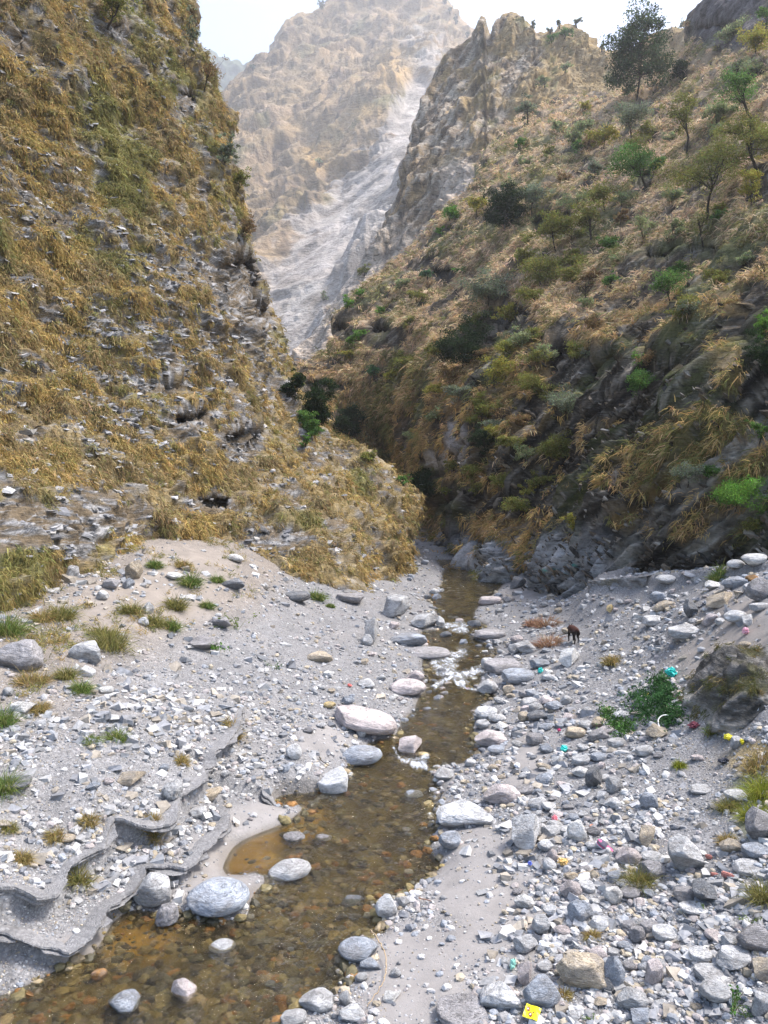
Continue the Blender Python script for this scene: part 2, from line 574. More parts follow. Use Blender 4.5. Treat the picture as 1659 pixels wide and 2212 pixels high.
def height(q):
    """ground z and masks at world xy points (n,2)"""
    h = GR(lt(q))
    far = q[:, 1]
    sd = poly_dist(q, STREAM, True)
    ins = inside(q, STREAM)
    sd = np.where(ins, -sd, sd)
    step = np.zeros(len(q))
    for xy, hh, S, ov in LEDGES:
        d = poly_dist(q, xy)
        ext = np.vstack([xy, [[-60, xy[-1, 1] + 14]], [[-60, xy[0, 1] - 5]]])
        d = np.where(inside(q, ext), d, -d)
        e = np.minimum(np.linalg.norm(q - xy[-1], axis=1), 99)
        step += S * sstep(ov - .03, ov + .07, d + .05 * fbm(np.stack([q[:, 0] * 4, q[:, 1] * 4, 0 * d], -1), 3)) * np.exp(-np.maximum(d, 0) / 3.0) * sstep(.0, .9, e)
    p3 = np.stack([q[:, 0], q[:, 1], np.zeros(len(q))], -1)
    # level bank with a straight edge below the right cliff
    dE = poly_dist(q, EDGE[:, :2])
    side = np.zeros(len(q)); ez = np.zeros(len(q)); bd = np.full(len(q), 1e9)
    for A_, B_ in zip(EDGE[:-1], EDGE[1:]):
        dv_ = (B_ - A_)[:2]; L2 = (dv_ ** 2).sum()
        tt = np.clip(((q - A_[:2]) @ dv_) / L2, 0, 1)
        dd = np.linalg.norm(q - A_[:2] - tt[:, None] * dv_, axis=1)
        m = dd < bd - 1e-9
        cr_ = dv_[0] * (q[:, 1] - A_[1]) - dv_[1] * (q[:, 0] - A_[0])
        side = np.where(m, np.sign(cr_), side); ez = np.where(m, A_[2] + tt * (B_[2] - A_[2]), ez); bd = np.minimum(bd, dd)
    dirL = (EDGE[1] - EDGE[0])[:2]; dirL = dirL / np.linalg.norm(dirL)
    along = (q - EDGE[0, :2]) @ dirL
    bank_w = np.where(side > 0, 1 - sstep(7, 10, bd), 1 - sstep(.8, 2.6, bd)) * sstep(-.05, .12, along)
    bank_z = np.where(side > 0, ez + .01 * bd, ez - .72 * bd - .25 * sstep(0, .25, bd))
    bumps = .10 * fbm(p3 / 1.9, 4) + .035 * fbm(p3 / .35 + 9, 3)
    amp = .35 + .9 * sstep(.1, 1.2, h)
    hb = np.maximum(h, .02) * sstep(-.05, .5, sd + .12) + bumps * amp * sstep(0, .5, sd) + step * sstep(-.02, .06, sd)
    bed = -.06 - .22 * sstep(0, .9, -sd) + .05 * fbm(p3 / .6, 3)
    k = sstep(-.06, .06, sd)
    zz = zw(q[:, 1]) + lerp(bed, hb + .012, k)
    zz = lerp(zz, bank_z + .05 * bumps, bank_w)
    return zz, sd, h + step


NX, NY = 620, 760
ga = np.linspace(-.92, .98, NX)
gy = np.exp(np.linspace(math.log(6.0), math.log(125.0), NY))
GA, GY = np.meshgrid(ga, gy, indexing='ij')
GX = GA * GY
gq = np.stack([GX, GY], -1).reshape(-1, 2)
gz, gsd, gh_ = height(gq)
GZ = gz.reshape(NX, NY); GSD = gsd.reshape(NX, NY); GH = gh_.reshape(NX, NY)


def bil(F, x, y):
    a = np.clip((x / y - ga[0]) / (ga[1] - ga[0]), 0, NX - 1.001)
    b = np.clip((np.log(y) - math.log(6.0)) / (math.log(125.0) - math.log(6.0)) * (NY - 1), 0, NY - 1.001)
    i, j = a.astype(int), b.astype(int)
    s, t = a - i, b - j
    return (F[i, j] * (1 - s) + F[i + 1, j] * s) * (1 - t) + (F[i, j + 1] * (1 - s) + F[i + 1, j + 1] * s) * t


def gzf(x, y):
    return bil(GZ, np.asarray(x, float), np.asarray(y, float))


gp = np.stack([GX, GY, GZ], -1).reshape(-1, 3)
gu, gv = proj(gp)
n_a = fbm(gp * .45, 4); n_b = fbm(gp * 1.7 + 5, 4)
SAND = np.array([.255, .238, .225]); GRAV = np.array([.232, .226, .224]); DUST = np.array([.25, .212, .175]); BED = np.array([.095, .074, .030])


def blob(u, v, cu, cv, ru, rv, soft=.35):
    r = np.sqrt(((u - cu) / ru) ** 2 + ((v - cv) / rv) ** 2)
    return 1 - sstep(1 - soft, 1 + soft, r)


# sandy places: spit on the left, pale strip right of the stream, debris cone below the left hillside
sandm = np.zeros(len(gp))
for b in ((560, 1775, 80, 45), (470, 1850, 70, 50), (480, 1920, 90, 40), (200, 2050, 90, 40), (900, 2120, 130, 120), (1040, 1900, 110, 110), (1010, 1810, 60, 70), (1130, 1650, 50, 60), (700, 1600, 60, 40),
          (400, 1240, 110, 60), (300, 1310, 160, 60), (1130, 1280, 60, 20), (1540, 1430, 60, 60), (1620, 1350, 60, 60), (1080, 2030, 110, 100)):
    sandm = np.maximum(sandm, blob(gu, gv, *b))
sandm = np.clip(sandm + .35 * n_a, 0, 1)
dust = np.clip(sstep(1.5, 2.6, gh_) * sstep(.25, 1.2, gsd) + .25 * n_a, 0, 1) * (gu < 900)
dust = np.maximum(dust, np.clip(blob(gu, gv, 1560, 1420, 120, 130) * .6 + .3 * n_a, 0, 1))
col = GRAV + 0 * gp
col = lerp(col, SAND, sandm[:, None])
col = lerp(col, DUST, (dust * .8)[:, None])
moss = np.clip(blob(gu, gv, 1650, 1730, 70, 80) + .5 * n_b, 0, 1) * blob(gu, gv, 1650, 1740, 90, 110)
col = lerp(col, np.array([.16, .17, .04]), (moss * .8)[:, None])
drygr = np.clip(blob(gu, gv, 1640, 1640, 70, 40) + .6 * n_b, 0, 1) * blob(gu, gv, 1640, 1650, 110, 70)
col = lerp(col, np.array([.36, .26, .11]), (drygr * .8)[:, None])
col *= (1 + .12 * n_b)[:, None]
wet = 1 - sstep(.0, .22, gsd + .06 * n_b)
col = lerp(col, col * np.array([.62, .58, .52]), (wet * .7)[:, None])
bedn = fbm(gp * np.array([2.2, 1.2, 1]), 4)
amber = np.clip(blob(gu, gv, 530, 1850, 70, 60) + blob(gu, gv, 300, 2040, 80, 60) + blob(gu, gv, 640, 1790, 70, 50), 0, 1)
bedc = BED * np.clip(1 + 1.5 * bedn, .25, 3)[:, None]
bedc = lerp(bedc, np.array([.27, .165, .035]) * (1 + .3 * bedn)[:, None], (amber * .85)[:, None])
col = lerp(bedc, col, sstep(-.12, .0, gsd)[:, None])
grav = np.clip(.85 - .75 * sandm + .3 * n_b, 0.05, 1) * sstep(-.3, .1, gsd)
GROUND_ME = mesh_np("ground", gp, grid_faces(NX, NY), np.clip(col, .005, .9), True, {"gravel": grav}, [M_GROUND])
ground = tag(link("ground", GROUND_ME), kind="structure")

# ------------------------------------------------------------------ water
def mat_water():
    m, nt, out = new_mat("clear_stream_water")
    co = N(nt, "TexCoord").outputs["Object"]
    mp = N(nt, "Mapping", ins={"Vector": co, "Rotation": (0, 0, .35), "Scale": (1.0, .55, 1)}).outputs[0]
    n1 = noise(nt, mp, 5.0, 5, .6, .8)
    n2 = noise(nt, mp, 17.0, 4, .6, .5)
    hgt = math_(nt, 'ADD', n1, math_(nt, 'MULTIPLY', n2, .35))
    bn = N(nt, "Bump", ins={"Height": hgt, "Distance": .11, "Strength": 1.0})
    bn2 = N(nt, "Bump", ins={"Height": hgt, "Distance": .03, "Strength": .8})
    fr = N(nt, "Fresnel", ins={"IOR": 1.33, "Normal": bn.outputs[0]})
    tr = N(nt, "BsdfRefraction", ins={"Color": (.97, .92, .74, 1), "Roughness": 0.0, "IOR": 1.33, "Normal": bn2.outputs[0]})
    gl = N(nt, "BsdfGlossy", ins={"Color": (1, 1, 1, 1), "Roughness": .06, "Normal": bn.outputs[0]})
    mx = N(nt, "MixShader", ins={0: math_(nt, 'MULTIPLY', fr.outputs[0], 1.0, clamp=True), 1: tr.outputs[0], 2: gl.outputs[0]})
    nt.links.new(mx.outputs[0], out.inputs[0])
    return m


def foam_mat():
    m, nt, out = new_mat("white_water_foam")
    co = N(nt, "TexCoord").outputs["Object"]
    a = N(nt, "Attribute", attribute_name="foam").outputs["Fac"]
    mp = N(nt, "Mapping", ins={"Vector": co, "Rotation": (0, 0, .5), "Scale": (2.2, .8, 1)}).outputs[0]
    n1 = noise(nt, mp, 2.6, 4, .6, 1.2)
    f = mrange(nt, math_(nt, 'ADD', a, math_(nt, 'MULTIPLY', math_(nt, 'SUBTRACT', n1, .5), 2.0)), .5, 1.3, 0, .72)
    d = N(nt, "BsdfPrincipled", ins={"Base Color": (.82, .86, .9, 1), "Roughness": .5})
    t = N(nt, "BsdfTransparent")
    mx = N(nt, "MixShader", ins={0: f, 1: t.outputs[0], 2: d.outputs[0]})
    nt.links.new(mx.outputs[0], out.inputs[0])
    return m


M_WATER = mat_water()
# rapids: streaks of white water (image design points and width)
FOAM = [([(1000, 1425), (975, 1440), (945, 1450), (950, 1462), (985, 1478), (1000, 1486)], 16), ([(1040, 1450), (1020, 1462), (1000, 1474), (960, 1488), (935, 1492)], 11),
        ([(935, 1440), (960, 1448), (985, 1458)], 9), ([(962, 1356), (985, 1362), (1010, 1366), (1000, 1372), (975, 1374)], 9), ([(985, 1495), (1010, 1500), (1030, 1497)], 6),
        ([(870, 1668), (895, 1674), (920, 1668)], 8), ([(850, 1640), (858, 1658), (875, 1672)], 5), ([(1030, 1262), (1050, 1266)], 3), ([(925, 1656), (905, 1664)], 5)]
fm = np.zeros(len(gp))
wm = np.zeros(len(gp))
for pts, w in FOAM:
    d = poly_dist(np.stack([gu, gv], -1), resample(np.array(pts, float), 4, 1))
    fm = np.maximum(fm, .84 * (1 - sstep(0, w * 1.7, d)))
    wm = np.maximum(wm, 1 - sstep(w, w * 4, d))
wp = gp.copy()
q3 = np.stack([gp[:, 0] * 1.3 + gp[:, 1] * .4, gp[:, 1] * .55, 0 * gp[:, 0]], -1)
rip = .013 * fbm(q3 * 3.2, 4) + .06 * wm * (ridged(q3 * 2.3 + 3, 3) - .3)
wp[:, 2] = zw(gp[:, 1]) + rip * sstep(.15, -.25, gsd)
fc = grid_faces(NX, NY)
keep = (gsd[fc] < .12).all(1)
ids = np.unique(fc[keep]); mp_ = -np.ones(len(gp), int); mp_[ids] = np.arange(len(ids))
WATER_ME = mesh_np("water", wp[ids], mp_[fc[keep]], None, True, None, [M_WATER])
tag(link("water", WATER_ME), kind="structure")
keep = (gsd[fc] < .1).all(1) & (fm[fc] > .02).any(1)
ids = np.unique(fc[keep]); mp_[:] = -1; mp_[ids] = np.arange(len(ids))
fv = wp[ids] + np.array([0, 0, .012]) + (np.maximum(.03 * ridged(q3[ids] * 7, 3), 0) * fm[ids])[:, None] * np.array([0, 0, 1.0])
tag(link("foam", mesh_np("foam", fv, mp_[fc[keep]], None, True, {"foam": fm[ids]}, [foam_mat()])),
    "white foaming water tumbling over the small rapids of the stream", "foam", kind="stuff")


# ------------------------------------------------------------------ hillside sheets
def sheet(U, V, invY, wrapdir, wraplen, disp, K=16, dents=()):
    """U,V (n,m) design lattice, last column is the outline; extends K columns behind it."""
    Y = 1.0 / invY
    for cu, cv, ru, rv, d, sk in dents:
        # sharp lip at the top, soft below
        uu = (U - cu - sk * (V - cv)) / ru; vv = (V - cv) / rv
        r = np.sqrt(uu ** 2 + np.where(vv < 0, (vv * 1.35) ** 2, vv ** 2))
        wob = .25 * fbm(np.stack([U / 40, V / 40, 0 * U], -1), 3)
        Y = Y + 1.15 * d * (1 - sstep(.72, 1.05, r + wob))
    P = at(U, V, Y)
    E = P[:, -1]
    rh = E - np.array([0, 0, CAM_Z]); rh[:, 2] = 0
    rh /= np.linalg.norm(rh, axis=1)[:, None]
    w = rh + np.asarray(wrapdir)
    ks = (np.arange(1, K + 1) / K) ** 1.6 * wraplen
    dr = np.clip(np.arange(1, K + 1) / 6, 0, 1)
    ext = E[:, None] + ks[None, :, None] * (rh[:, None] * 1.0 + (np.asarray(wrapdir)[None, None] * dr[None, :, None]))
    P = np.concatenate([P, ext], 1)
    e1 = np.gradient(P, axis=0); e2 = np.gradient(P, axis=1)
    n = np.cross(e1, e2); n /= np.linalg.norm(n, axis=-1)[..., None] + 1e-9
    view = np.array([0, 0, CAM_Z]) - P
    s = np.sign((n[:, :-K] * view[:, :-K]).sum(-1).mean())
    n *= s
    # smooth normals so displacement does not fold
    for _ in range(3):
        n[1:-1] = (n[:-2] + n[1:-1] * 2 + n[2:]) / 4
        n[:, 1:-1] = (n[:, :-2] + n[:, 1:-1] * 2 + n[:, 2:]) / 4
    n /= np.linalg.norm(n, axis=-1)[..., None] + 1e-9
    D = disp(P, n)
    P = P + n * D[..., None]
    e1 = np.gradient(P, axis=0); e2 = np.gradient(P, axis=1)
    nn = np.cross(e1, e2); nn /= np.linalg.norm(nn, axis=-1)[..., None] + 1e-9
    return P, nn * s, n, D


def ctrl(pts, su=900., smooth=0.0):
    a = np.array(pts, float)
    r = RBF(a[:, :2] / su, 1 / a[:, 2], True, smooth)
    return lambda U, V: r(np.stack([U, V], -1) / su)


BVHS = {}


def add_sheet(name, P, cols, mat, rock, kind="structure"):
    n, m = P.shape[:2]
    me = mesh_np(name, P.reshape(-1, 3), grid_faces(n, m), cols.reshape(-1, 3), True, {"rock": np.broadcast_to(rock, P.shape[:2]).reshape(-1)}, [mat])
    o = tag(link(name, me), kind=kind)
    step = 2
    Q = P[::step, ::step]
    BVHS[name] = BVHTree.FromPolygons([tuple(p) for p in Q.reshape(-1, 3)], [tuple(f) for f in grid_faces(*Q.shape[:2])])
    return o


EYE = Vector((0, 0, CAM_Z))
BVHS["ground"] = BVHTree.FromPolygons([tuple(p) for p in gp.reshape(NX, NY, 3)[::2, ::2].reshape(-1, 3)], [tuple(f) for f in grid_faces(len(range(0, NX, 2)), len(range(0, NY, 2)))])


def hit(u, v, only=None):
    rx, rz = ray(u, v)
    d = Vector((float(rx), 1.0, float(rz))).normalized()
    best = None
    for k, b in BVHS.items():
        if only and k not in only: continue
        loc, nr, idx, dist = b.ray_cast(EYE, d)
        if loc is not None and (best is None or dist < best[2]):
            best = (np.array(loc), np.array(nr), dist, k)
    return best


def strata(P, rot, s_along, s_across):
    """coordinates stretched along a tilted bedding plane"""
    R = np.array(Matrix.Rotation(rot[0], 3, 'X') @ Matrix.Rotation(rot[1], 3, 'Y') @ Matrix.Rotation(rot[2], 3, 'Z'))
    q = P @ R.T
    return q / np.array([s_along, s_along, s_across])


# ---- left hillside
LS = np.array([(398, -80), (405, 0), (412, 60), (425, 110), (452, 170), (466, 230), (470, 300), (488, 360), (500, 420), (525, 480), (540, 530), (552, 590), (575, 660), (592, 720), (605, 780), (632, 840), (640, 890),
               (660, 935), (700, 965), (745, 985), (790, 1000), (830, 1020), (862, 1045), (888, 1070), (896, 1090), (884, 1120), (878, 1160), (876, 1200), (868, 1230), (860, 1300), (850, 1420)], float)
tv = np.linspace(1420, -80, 620)
us = np.interp(tv, LS[::1, 1], LS[:, 0])
us = us + 5 * fbm(np.stack([tv / 22, 0 * tv, 0 * tv + 3], -1), 3)
ss = np.linspace(0, 1, 430) ** .92
U = -330 + (us[:, None] + 330) * ss[None]
V = np.repeat(tv[:, None], 430, 1)
cl = ctrl([(-330, 1420, 18), (-330, 1290, 21), (-330, 900, 25), (-330, 400, 33), (-330, 0, 40), (0, 1400, 21.8), (0, 1290, 22.6), (130, 1400, 24.5), (130, 1280, 25.5), (0, 1000, 29), (0, 600, 36), (0, 250, 41), (0, 0, 46), (0, -80, 48),
           (250, 1400, 28.5), (250, 1215, 30.5), (250, 900, 36.5), (250, 600, 43), (250, 300, 50), (250, 0, 58), (480, 1400, 35), (480, 1195, 36.5), (480, 1000, 42), (480, 700, 52), (470, 400, 61), (400, 0, 70), (398, -80, 72),
           (620, 1400, 36), (620, 1270, 37), (620, 1100, 43), (620, 900, 57), (580, 740, 64), (760, 1400, 38), (760, 1300, 39), (760, 1150, 46), (740, 1010, 56), (850, 1420, 47), (870, 1225, 52.5), (885, 1100, 57), (850, 1050, 57)], smooth=1e-5)
DENT_L = [(510, 590, 48, 70, 3.5, .12), (545, 680, 40, 55, 3.0, .2), (400, 215, 24, 34, 2.2, .2), (410, 900, 45, 32, 1.8, -.3), (520, 950, 48, 42, 2.2, -.2), (40, 90, 26, 34, 1.8, .1), (290, 1098, 42, 22, 1.5, -.1), (455, 1085, 50, 20, 1.2, 0),
          (440, 400, 14, 30, 1.4, .2), (605, 1160, 70, 24, 1.0, -.2), (720, 1130, 30, 16, 1.2, 0), (570, 1240, 45, 20, 1.0, 0), (60, 940, 30, 14, .8, 0), (350, 830, 40, 16, .9, -.3), (130, 480, 30, 12, .8, 0), (500, 1255, 40, 16, .9, 0), (255, 60, 30, 22, 1.3, .3), (700, 1275, 60, 16, 1.2, .3)]


def disp_left(P, n):
    d = 1.5 * fbm(P / 9.0, 3) + .8 * ridged(P / np.array([3.2, 3.2, 5]) + 4, 3) * .8
    q = P @ np.array([.16, -.10, .98])
    w1 = sstep(-.25, .25, fbm(P / 3.5 + 8, 2)); w2 = sstep(-.2, .2, fbm(P / 1.4 + 18, 2))
    d += .62 * w1 * saw(q / 1.7 + 1.5 * fbm(P / 5 + 2, 3)) + .26 * w2 * saw(q / .55 + 1.3 * fbm(P / 2 + 6, 3))
    d += .30 * fbm(P / 1.1, 3) + .13 * ridged(P / .4, 2)
    return d


PL, NL, BL, DL = sheet(U, V, cl(U, V), (-.5, 0, -.05), 30, disp_left, dents=DENT_L)
pn1 = fbm(PL / 3.3 + 20, 4); pn2 = fbm(PL / 1.1 + 3, 3); pn3 = fbm(strata(PL, (.16, .1, 0), 1.3, .22) + 5, 3)
UL, VL = proj(PL)
grassL = np.clip(.72 + 1.0 * pn1 + .8 * pn2 - 1.1 * blob(UL, VL, 380, 740, 210, 210, .6) * sstep(-.05, .25, pn2 + pn3) - .7 * blob(UL, VL, 90, 420, 120, 100, .6) * sstep(0, .2, pn3 + pn1) - .9 * blob(UL, VL, 100, 1130, 160, 60, .5), 0, 1)
for c in DENT_L:
    grassL *= 1 - .9 * blob(UL, VL, c[0], c[1] + 4, c[2], c[3])
soil = np.array([.15, .115, .075]); slate = np.array([.15, .147, .145]); pale = np.array([.36, .35, .345]); straw = np.array([.27, .20, .085]); ogreen = np.array([.15, .155, .055])
cL = lerp(soil, slate, sstep(-.15, .2, pn3)[..., None])
cL = lerp(cL, pale, (sstep(.12, .34, pn3 + .4 * pn2) * .9)[..., None])
cL = lerp(cL, straw, (sstep(.35, .8, grassL) * .75)[..., None])
greenL = sstep(.05, .4, fbm(PL / 7 + 40, 3) + .35 * blob(UL, VL, 280, 200, 120, 160, .8) + .1 * pn2)
cL = lerp(cL, ogreen, (greenL * sstep(.3, .8, grassL) * .75)[..., None])
cL = cL * (1 + .25 * pn2)[..., None]
add_sheet("left_hillside", PL, np.clip(cL, .01, .9), M_LEFT, np.clip(1.15 - grassL, 0, 1))

# ---- right hillside
RSK = np.array([(560, 980), (600, 850), (625, 808), (660, 795), (720, 768), (742, 700), (800, 622), (850, 575), (880, 552), (930, 505), (960, 470), (1010, 425), (1035, 395), (1060, 345), (1100, 290), (1150, 248), (1200, 226), (1240, 216), (1300, 200),
                (1340, 202), (1380, 212), (1430, 175), (1470, 130), (1488, 118), (1496, 80), (1500, 40), (1520, 12), (1560, -15), (1660, -40), (2000, -120)], float)
tu = np.linspace(565, 1990, 680)
vt = np.interp(tu, RSK[:, 0], RSK[:, 1]) + 4 * fbm(np.stack([tu / 20, 0 * tu, 0 * tu], -1), 3)
vb = np.interp(tu, [560, 900, 950, 1100, 1300, 1500, 1990], [1230, 1260, 1275, 1320, 1330, 1310, 1330])
ss = np.linspace(0, 1, 560)
U = np.repeat(tu[:, None], 560, 1)
V = vb[:, None] + (vt - vb)[:, None] * ss[None]
cr = ctrl([(1990, 1330, 22), (1990, 1000, 24), (1990, 600, 33), (1990, 200, 55), (1990, -120, 90), (1700, 1330, 27.5), (1659, 1220, 28.5), (1500, 1300, 33.5), (1400, 1245, 35), (1400, 1330, 34.5), (1280, 1270, 40), (1280, 1330, 39.5), (1150, 1262, 46), (1150, 1320, 45), (1080, 1240, 50), (1080, 1300, 49),
           (1000, 1205, 60), (1000, 1270, 58), (930, 1160, 76), (930, 1250, 72), (895, 1120, 94), (890, 1230, 90), (700, 1230, 80), (560, 1230, 80),
           (1700, 1000, 30), (1500, 1000, 36), (1300, 1000, 46), (1150, 1000, 53), (1000, 1000, 67), (900, 1000, 86), (1700, 850, 33.5), (1500, 850, 39.5), (1300, 850, 51), (1150, 850, 61), (1000, 850, 75), (880, 880, 90), (850, 985, 97), (760, 900, 98), (660, 880, 94),
           (700, 1010, 86), (800, 1060, 86), (600, 950, 88), (1700, 650, 41), (1500, 650, 50), (1300, 650, 65), (1150, 650, 77), (1000, 680, 92), (860, 680, 105), (740, 720, 111), (650, 800, 106), (1700, 450, 52), (1500, 450, 67), (1300, 450, 85), (1150, 450, 100), (1050, 450, 112), (960, 500, 118),
           (1700, 250, 68), (1500, 250, 92), (1350, 250, 122), (1250, 260, 134), (1150, 280, 142), (1060, 350, 132), (1700, 100, 90), (1560, 110, 112), (1480, 130, 130), (1390, 215, 133), (1430, 180, 135), (1700, -40, 110), (1550, 0, 124)], smooth=2e-6)
# depth, lip shapes: dark hollows under overhanging rock
DENT_R = [(1330, 800, 55, 55, 3.0, -.35), (1420, 790, 90, 38, 3.2, -.1), (1490, 830, 70, 45, 2.8, -.5), (1290, 850, 40, 60, 2.6, -.5), (1380, 880, 60, 36, 2.2, -.5), (1110, 690, 50, 35, 3.5, -.4), (1190, 480, 45, 34, 4, -.6), (1640, 370, 40, 20, 2.6, -.8), (1560, 700, 90, 18, 2.2, -.4), (1640, 640, 40, 40, 2, -.3), (1395, 385, 30, 26, 3, -.8),
          (1430, 560, 40, 18, 2, -.7), (1500, 540, 60, 15, 2, -.7), (1220, 780, 30, 46, 2.4, -.4), (750, 715, 40, 16, 3, -.2), (830, 720, 40, 28, 3.5, -.3), (700, 830, 60, 14, 2.5, .1), (1000, 1080, 55, 40, 3, -.3), (1120, 1080, 50, 34, 2.4, -.4), (1060, 1200, 34, 40, 4.5, -.1), (1000, 1150, 30, 24, 3, 0),
          (1640, 800, 40, 110, 2.4, -.2), (1520, 930, 30, 24, 1.5, -.9), (1330, 940, 60, 18, 1.6, -.6), (960, 190 + 400, 30, 20, 3, -.6), (1040, 730, 40, 40, 3, -.4), (1180, 950, 40, 20, 1.8, -.4), (1560, 60, 50, 26, 6, -.4), (1600, 870, 60, 20, 1.6, -.5)]


def disp_right(P, n):
    d = 2.6 * fbm(P / 17.0 + 2, 3) + 1.2 * ridged(P / 7.5, 3)
    uu, vv = proj(P)
    rocky = np.clip(sstep(620, 900, vv) * sstep(900, 1050, uu) + .30, 0, 1)
    t = at(1560, 965, 33) - at(1262, 1262, 40); t /= np.linalg.norm(t)
    nb_ = np.cross(t, np.array([.35, .93, .05])); nb_ /= np.linalg.norm(nb_)
    if nb_[0] < 0: nb_ = -nb_
    q = P @ nb_
    w1 = sstep(-.3, .2, fbm(P / 6 + 8, 2)); w2 = sstep(-.2, .2, fbm(P / 2.2 + 18, 2))
    d += rocky * (1 - sstep(640, 860, vv + .1 * (1300 - uu)) * sstep(960, 1080, uu)) * (1.25 * w1 * saw(-q / 3.4 + 1.2 * fbm(P / 8 + 2, 3)) + .5 * w2 * saw(-q / 1.05 + 1.2 * fbm(P / 3 + 6, 3)))
    cb = (uu - 1262) * .706 + (vv - 1262) * .708
    lowr = sstep(640, 860, vv + .1 * (1300 - uu)) * sstep(960, 1080, uu)
    w3 = sstep(-.3, .15, fbm(P / 4.5 + 28, 2))
    d += lowr * (1.15 * w3 * saw(cb / 52 + .9 * fbm(P / 7 + 12, 3)) + .5 * saw(cb / 17 + 1.1 * fbm(P / 3 + 16, 3)))
    d += .38 * fbm(P / 1.7, 3) + .18 * ridged(P / .6, 2)
    # tilted slab edges crossing the lower right of the slope
    for (ax, ay), (bx, by), hw, amp in (((1262, 1262), (1560, 965), 40, .8), ((1560, 965), (1720, 860), 50, .8), ((1480, 1190), (1700, 985), 30, .5)):
        L = math.hypot(bx - ax, by - ay); tx, ty = (bx - ax) / L, (by - ay) / L
        t = ((uu - ax) * tx + (vv - ay) * ty) / L
        c = (uu - ax) * (-ty) + (vv - ay) * tx + 7 * fbm(np.stack([t * 6, 0 * t + ax, 0 * t], -1), 3)
        d += amp * sstep(-3, 1, c) * np.clip(1 - c / (1.5 * hw), 0, 1) * sstep(-.05, .05, t) * (1 - sstep(.97, 1.04, t))
    return d


PR, NR, BR, DR = sheet(U, V, cr(U, V), (.15, 0, -.35), 40, disp_right, dents=DENT_R)
UR, VR = proj(PR)
q1 = fbm(PR / 6 + 20, 4); q2 = fbm(PR / 1.8 + 3, 3); q3_ = fbm(strata(PR, (0, .75, .35), 1.8, .3) + 5, 3)
rib = np.zeros(UR.shape)
for (a, b, hw) in (((1262, 1262), (1560, 965), 34), ((1560, 965), (1720, 860), 40), ((1480, 1190), (1700, 985), 26)):
    ax, ay = a; bx, by = b
    L = math.hypot(bx - ax, by - ay); tx, ty = (bx - ax) / L, (by - ay) / L
    t = ((UR - ax) * tx + (VR - ay) * ty) / L; c = (UR - ax) * (-ty) + (VR - ay) * tx
    rib = np.maximum(rib, sstep(-8, 2, c) * (1 - sstep(hw, hw * 1.4, c)) * sstep(-.03, .03, t) * (1 - sstep(.98, 1.03, t)))
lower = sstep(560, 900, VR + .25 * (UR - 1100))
grassR = np.clip(.78 + 1.4 * q1 + .7 * q2 - .38 * lower * sstep(950, 1150, UR) - .4 * sstep(1150, 1250, VR), 0, 1) * (1 - .6 * rib)
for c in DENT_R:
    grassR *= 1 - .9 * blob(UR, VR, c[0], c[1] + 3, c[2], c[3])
cragm = np.clip(blob(UR, VR, 1590, 38, 105, 66) + .6 * q2, 0, 1) * blob(UR, VR, 1590, 38, 125, 85)
grassR *= 1 - .95 * cragm
slide = np.maximum(blob(UR, VR, 985, 960, 26, 60) * .8, blob(UR, VR, 950, 990, 40, 22)) * sstep(-.15, .15, q2 + .1)
grassR *= 1 - .8 * slide
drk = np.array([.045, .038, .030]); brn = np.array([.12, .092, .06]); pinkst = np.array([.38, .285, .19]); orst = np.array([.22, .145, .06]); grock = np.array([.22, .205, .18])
cbm = (UR - 1262) * .706 + (VR - 1262) * .708
band = saw(cbm / 52 + .9 * fbm(PR / 7 + 12, 3)); band2 = saw(cbm / 17 + 1.1 * fbm(PR / 3 + 16, 3))
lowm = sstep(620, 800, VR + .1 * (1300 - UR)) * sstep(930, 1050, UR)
cR = lerp(drk, brn, sstep(-.2, .25, q3_)[..., None]) * (1 - .66 * lowm)[..., None]  # rock darkened over the lower right slope: deep shade put into its colour
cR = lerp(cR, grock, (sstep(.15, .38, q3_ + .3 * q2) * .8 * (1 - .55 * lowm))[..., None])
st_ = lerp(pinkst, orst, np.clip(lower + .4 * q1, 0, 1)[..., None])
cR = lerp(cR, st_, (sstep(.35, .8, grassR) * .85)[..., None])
cR = lerp(cR, np.array([.125, .14, .05]), (sstep(.02, .34, fbm(PR / 9 + 60, 3) + .15 * q2) * .6)[..., None])
cR = lerp(cR, np.array([.42, .39, .38]), (slide * .9)[..., None])
cR = lerp(cR, np.array([.34, .21, .10]), (rib * blob(UR, VR, 1570, 990, 90, 60) * sstep(0, .2, q1 + .15))[..., None])
bl = lowm * (1 - grassR * .8)
cR = lerp(cR, np.array([.24, .21, .17]) * (.25 + 1.3 * band2)[..., None], (bl * .7 * sstep(.45, .85, band))[..., None])
ribm = rib * sstep(-.5, -.05, q2 + .5 * q3_)
cR = lerp(cR, np.array([.30, .275, .235]) * np.clip(1 + 1.3 * q3_, .35, 2)[..., None], (ribm * .85)[..., None])
foot = sstep(1110, 1200, VR) * (1 - sstep(1290, 1340, UR))
cR = lerp(cR, np.array([.38, .38, .39]) * (1 + 1.2 * q3_)[..., None], (foot * .85)[..., None])
cR = lerp(cR, np.array([.12, .105, .105]) * (1 + 1.5 * q3_)[..., None], (cragm * .9)[..., None])
for (pu, pv, pr) in ((1174, 1233, 3.4), (1197, 1230, 2.6), (1239, 1221, 3.4), (1300, 1221, 2.2), (1216, 1239, 2)):
    cR = lerp(cR, np.array([.10, .55, .50]), blob(UR, VR, pu, pv, pr, pr * 1.3)[..., None] * .9)
cR = cR * (1 + .28 * q2)[..., None]
add_sheet("right_hillside", PR, np.clip(cR, .008, .9), M_RIGHT, np.clip(1.05 - grassR, 0, 1) * (1 - .35 * rib))

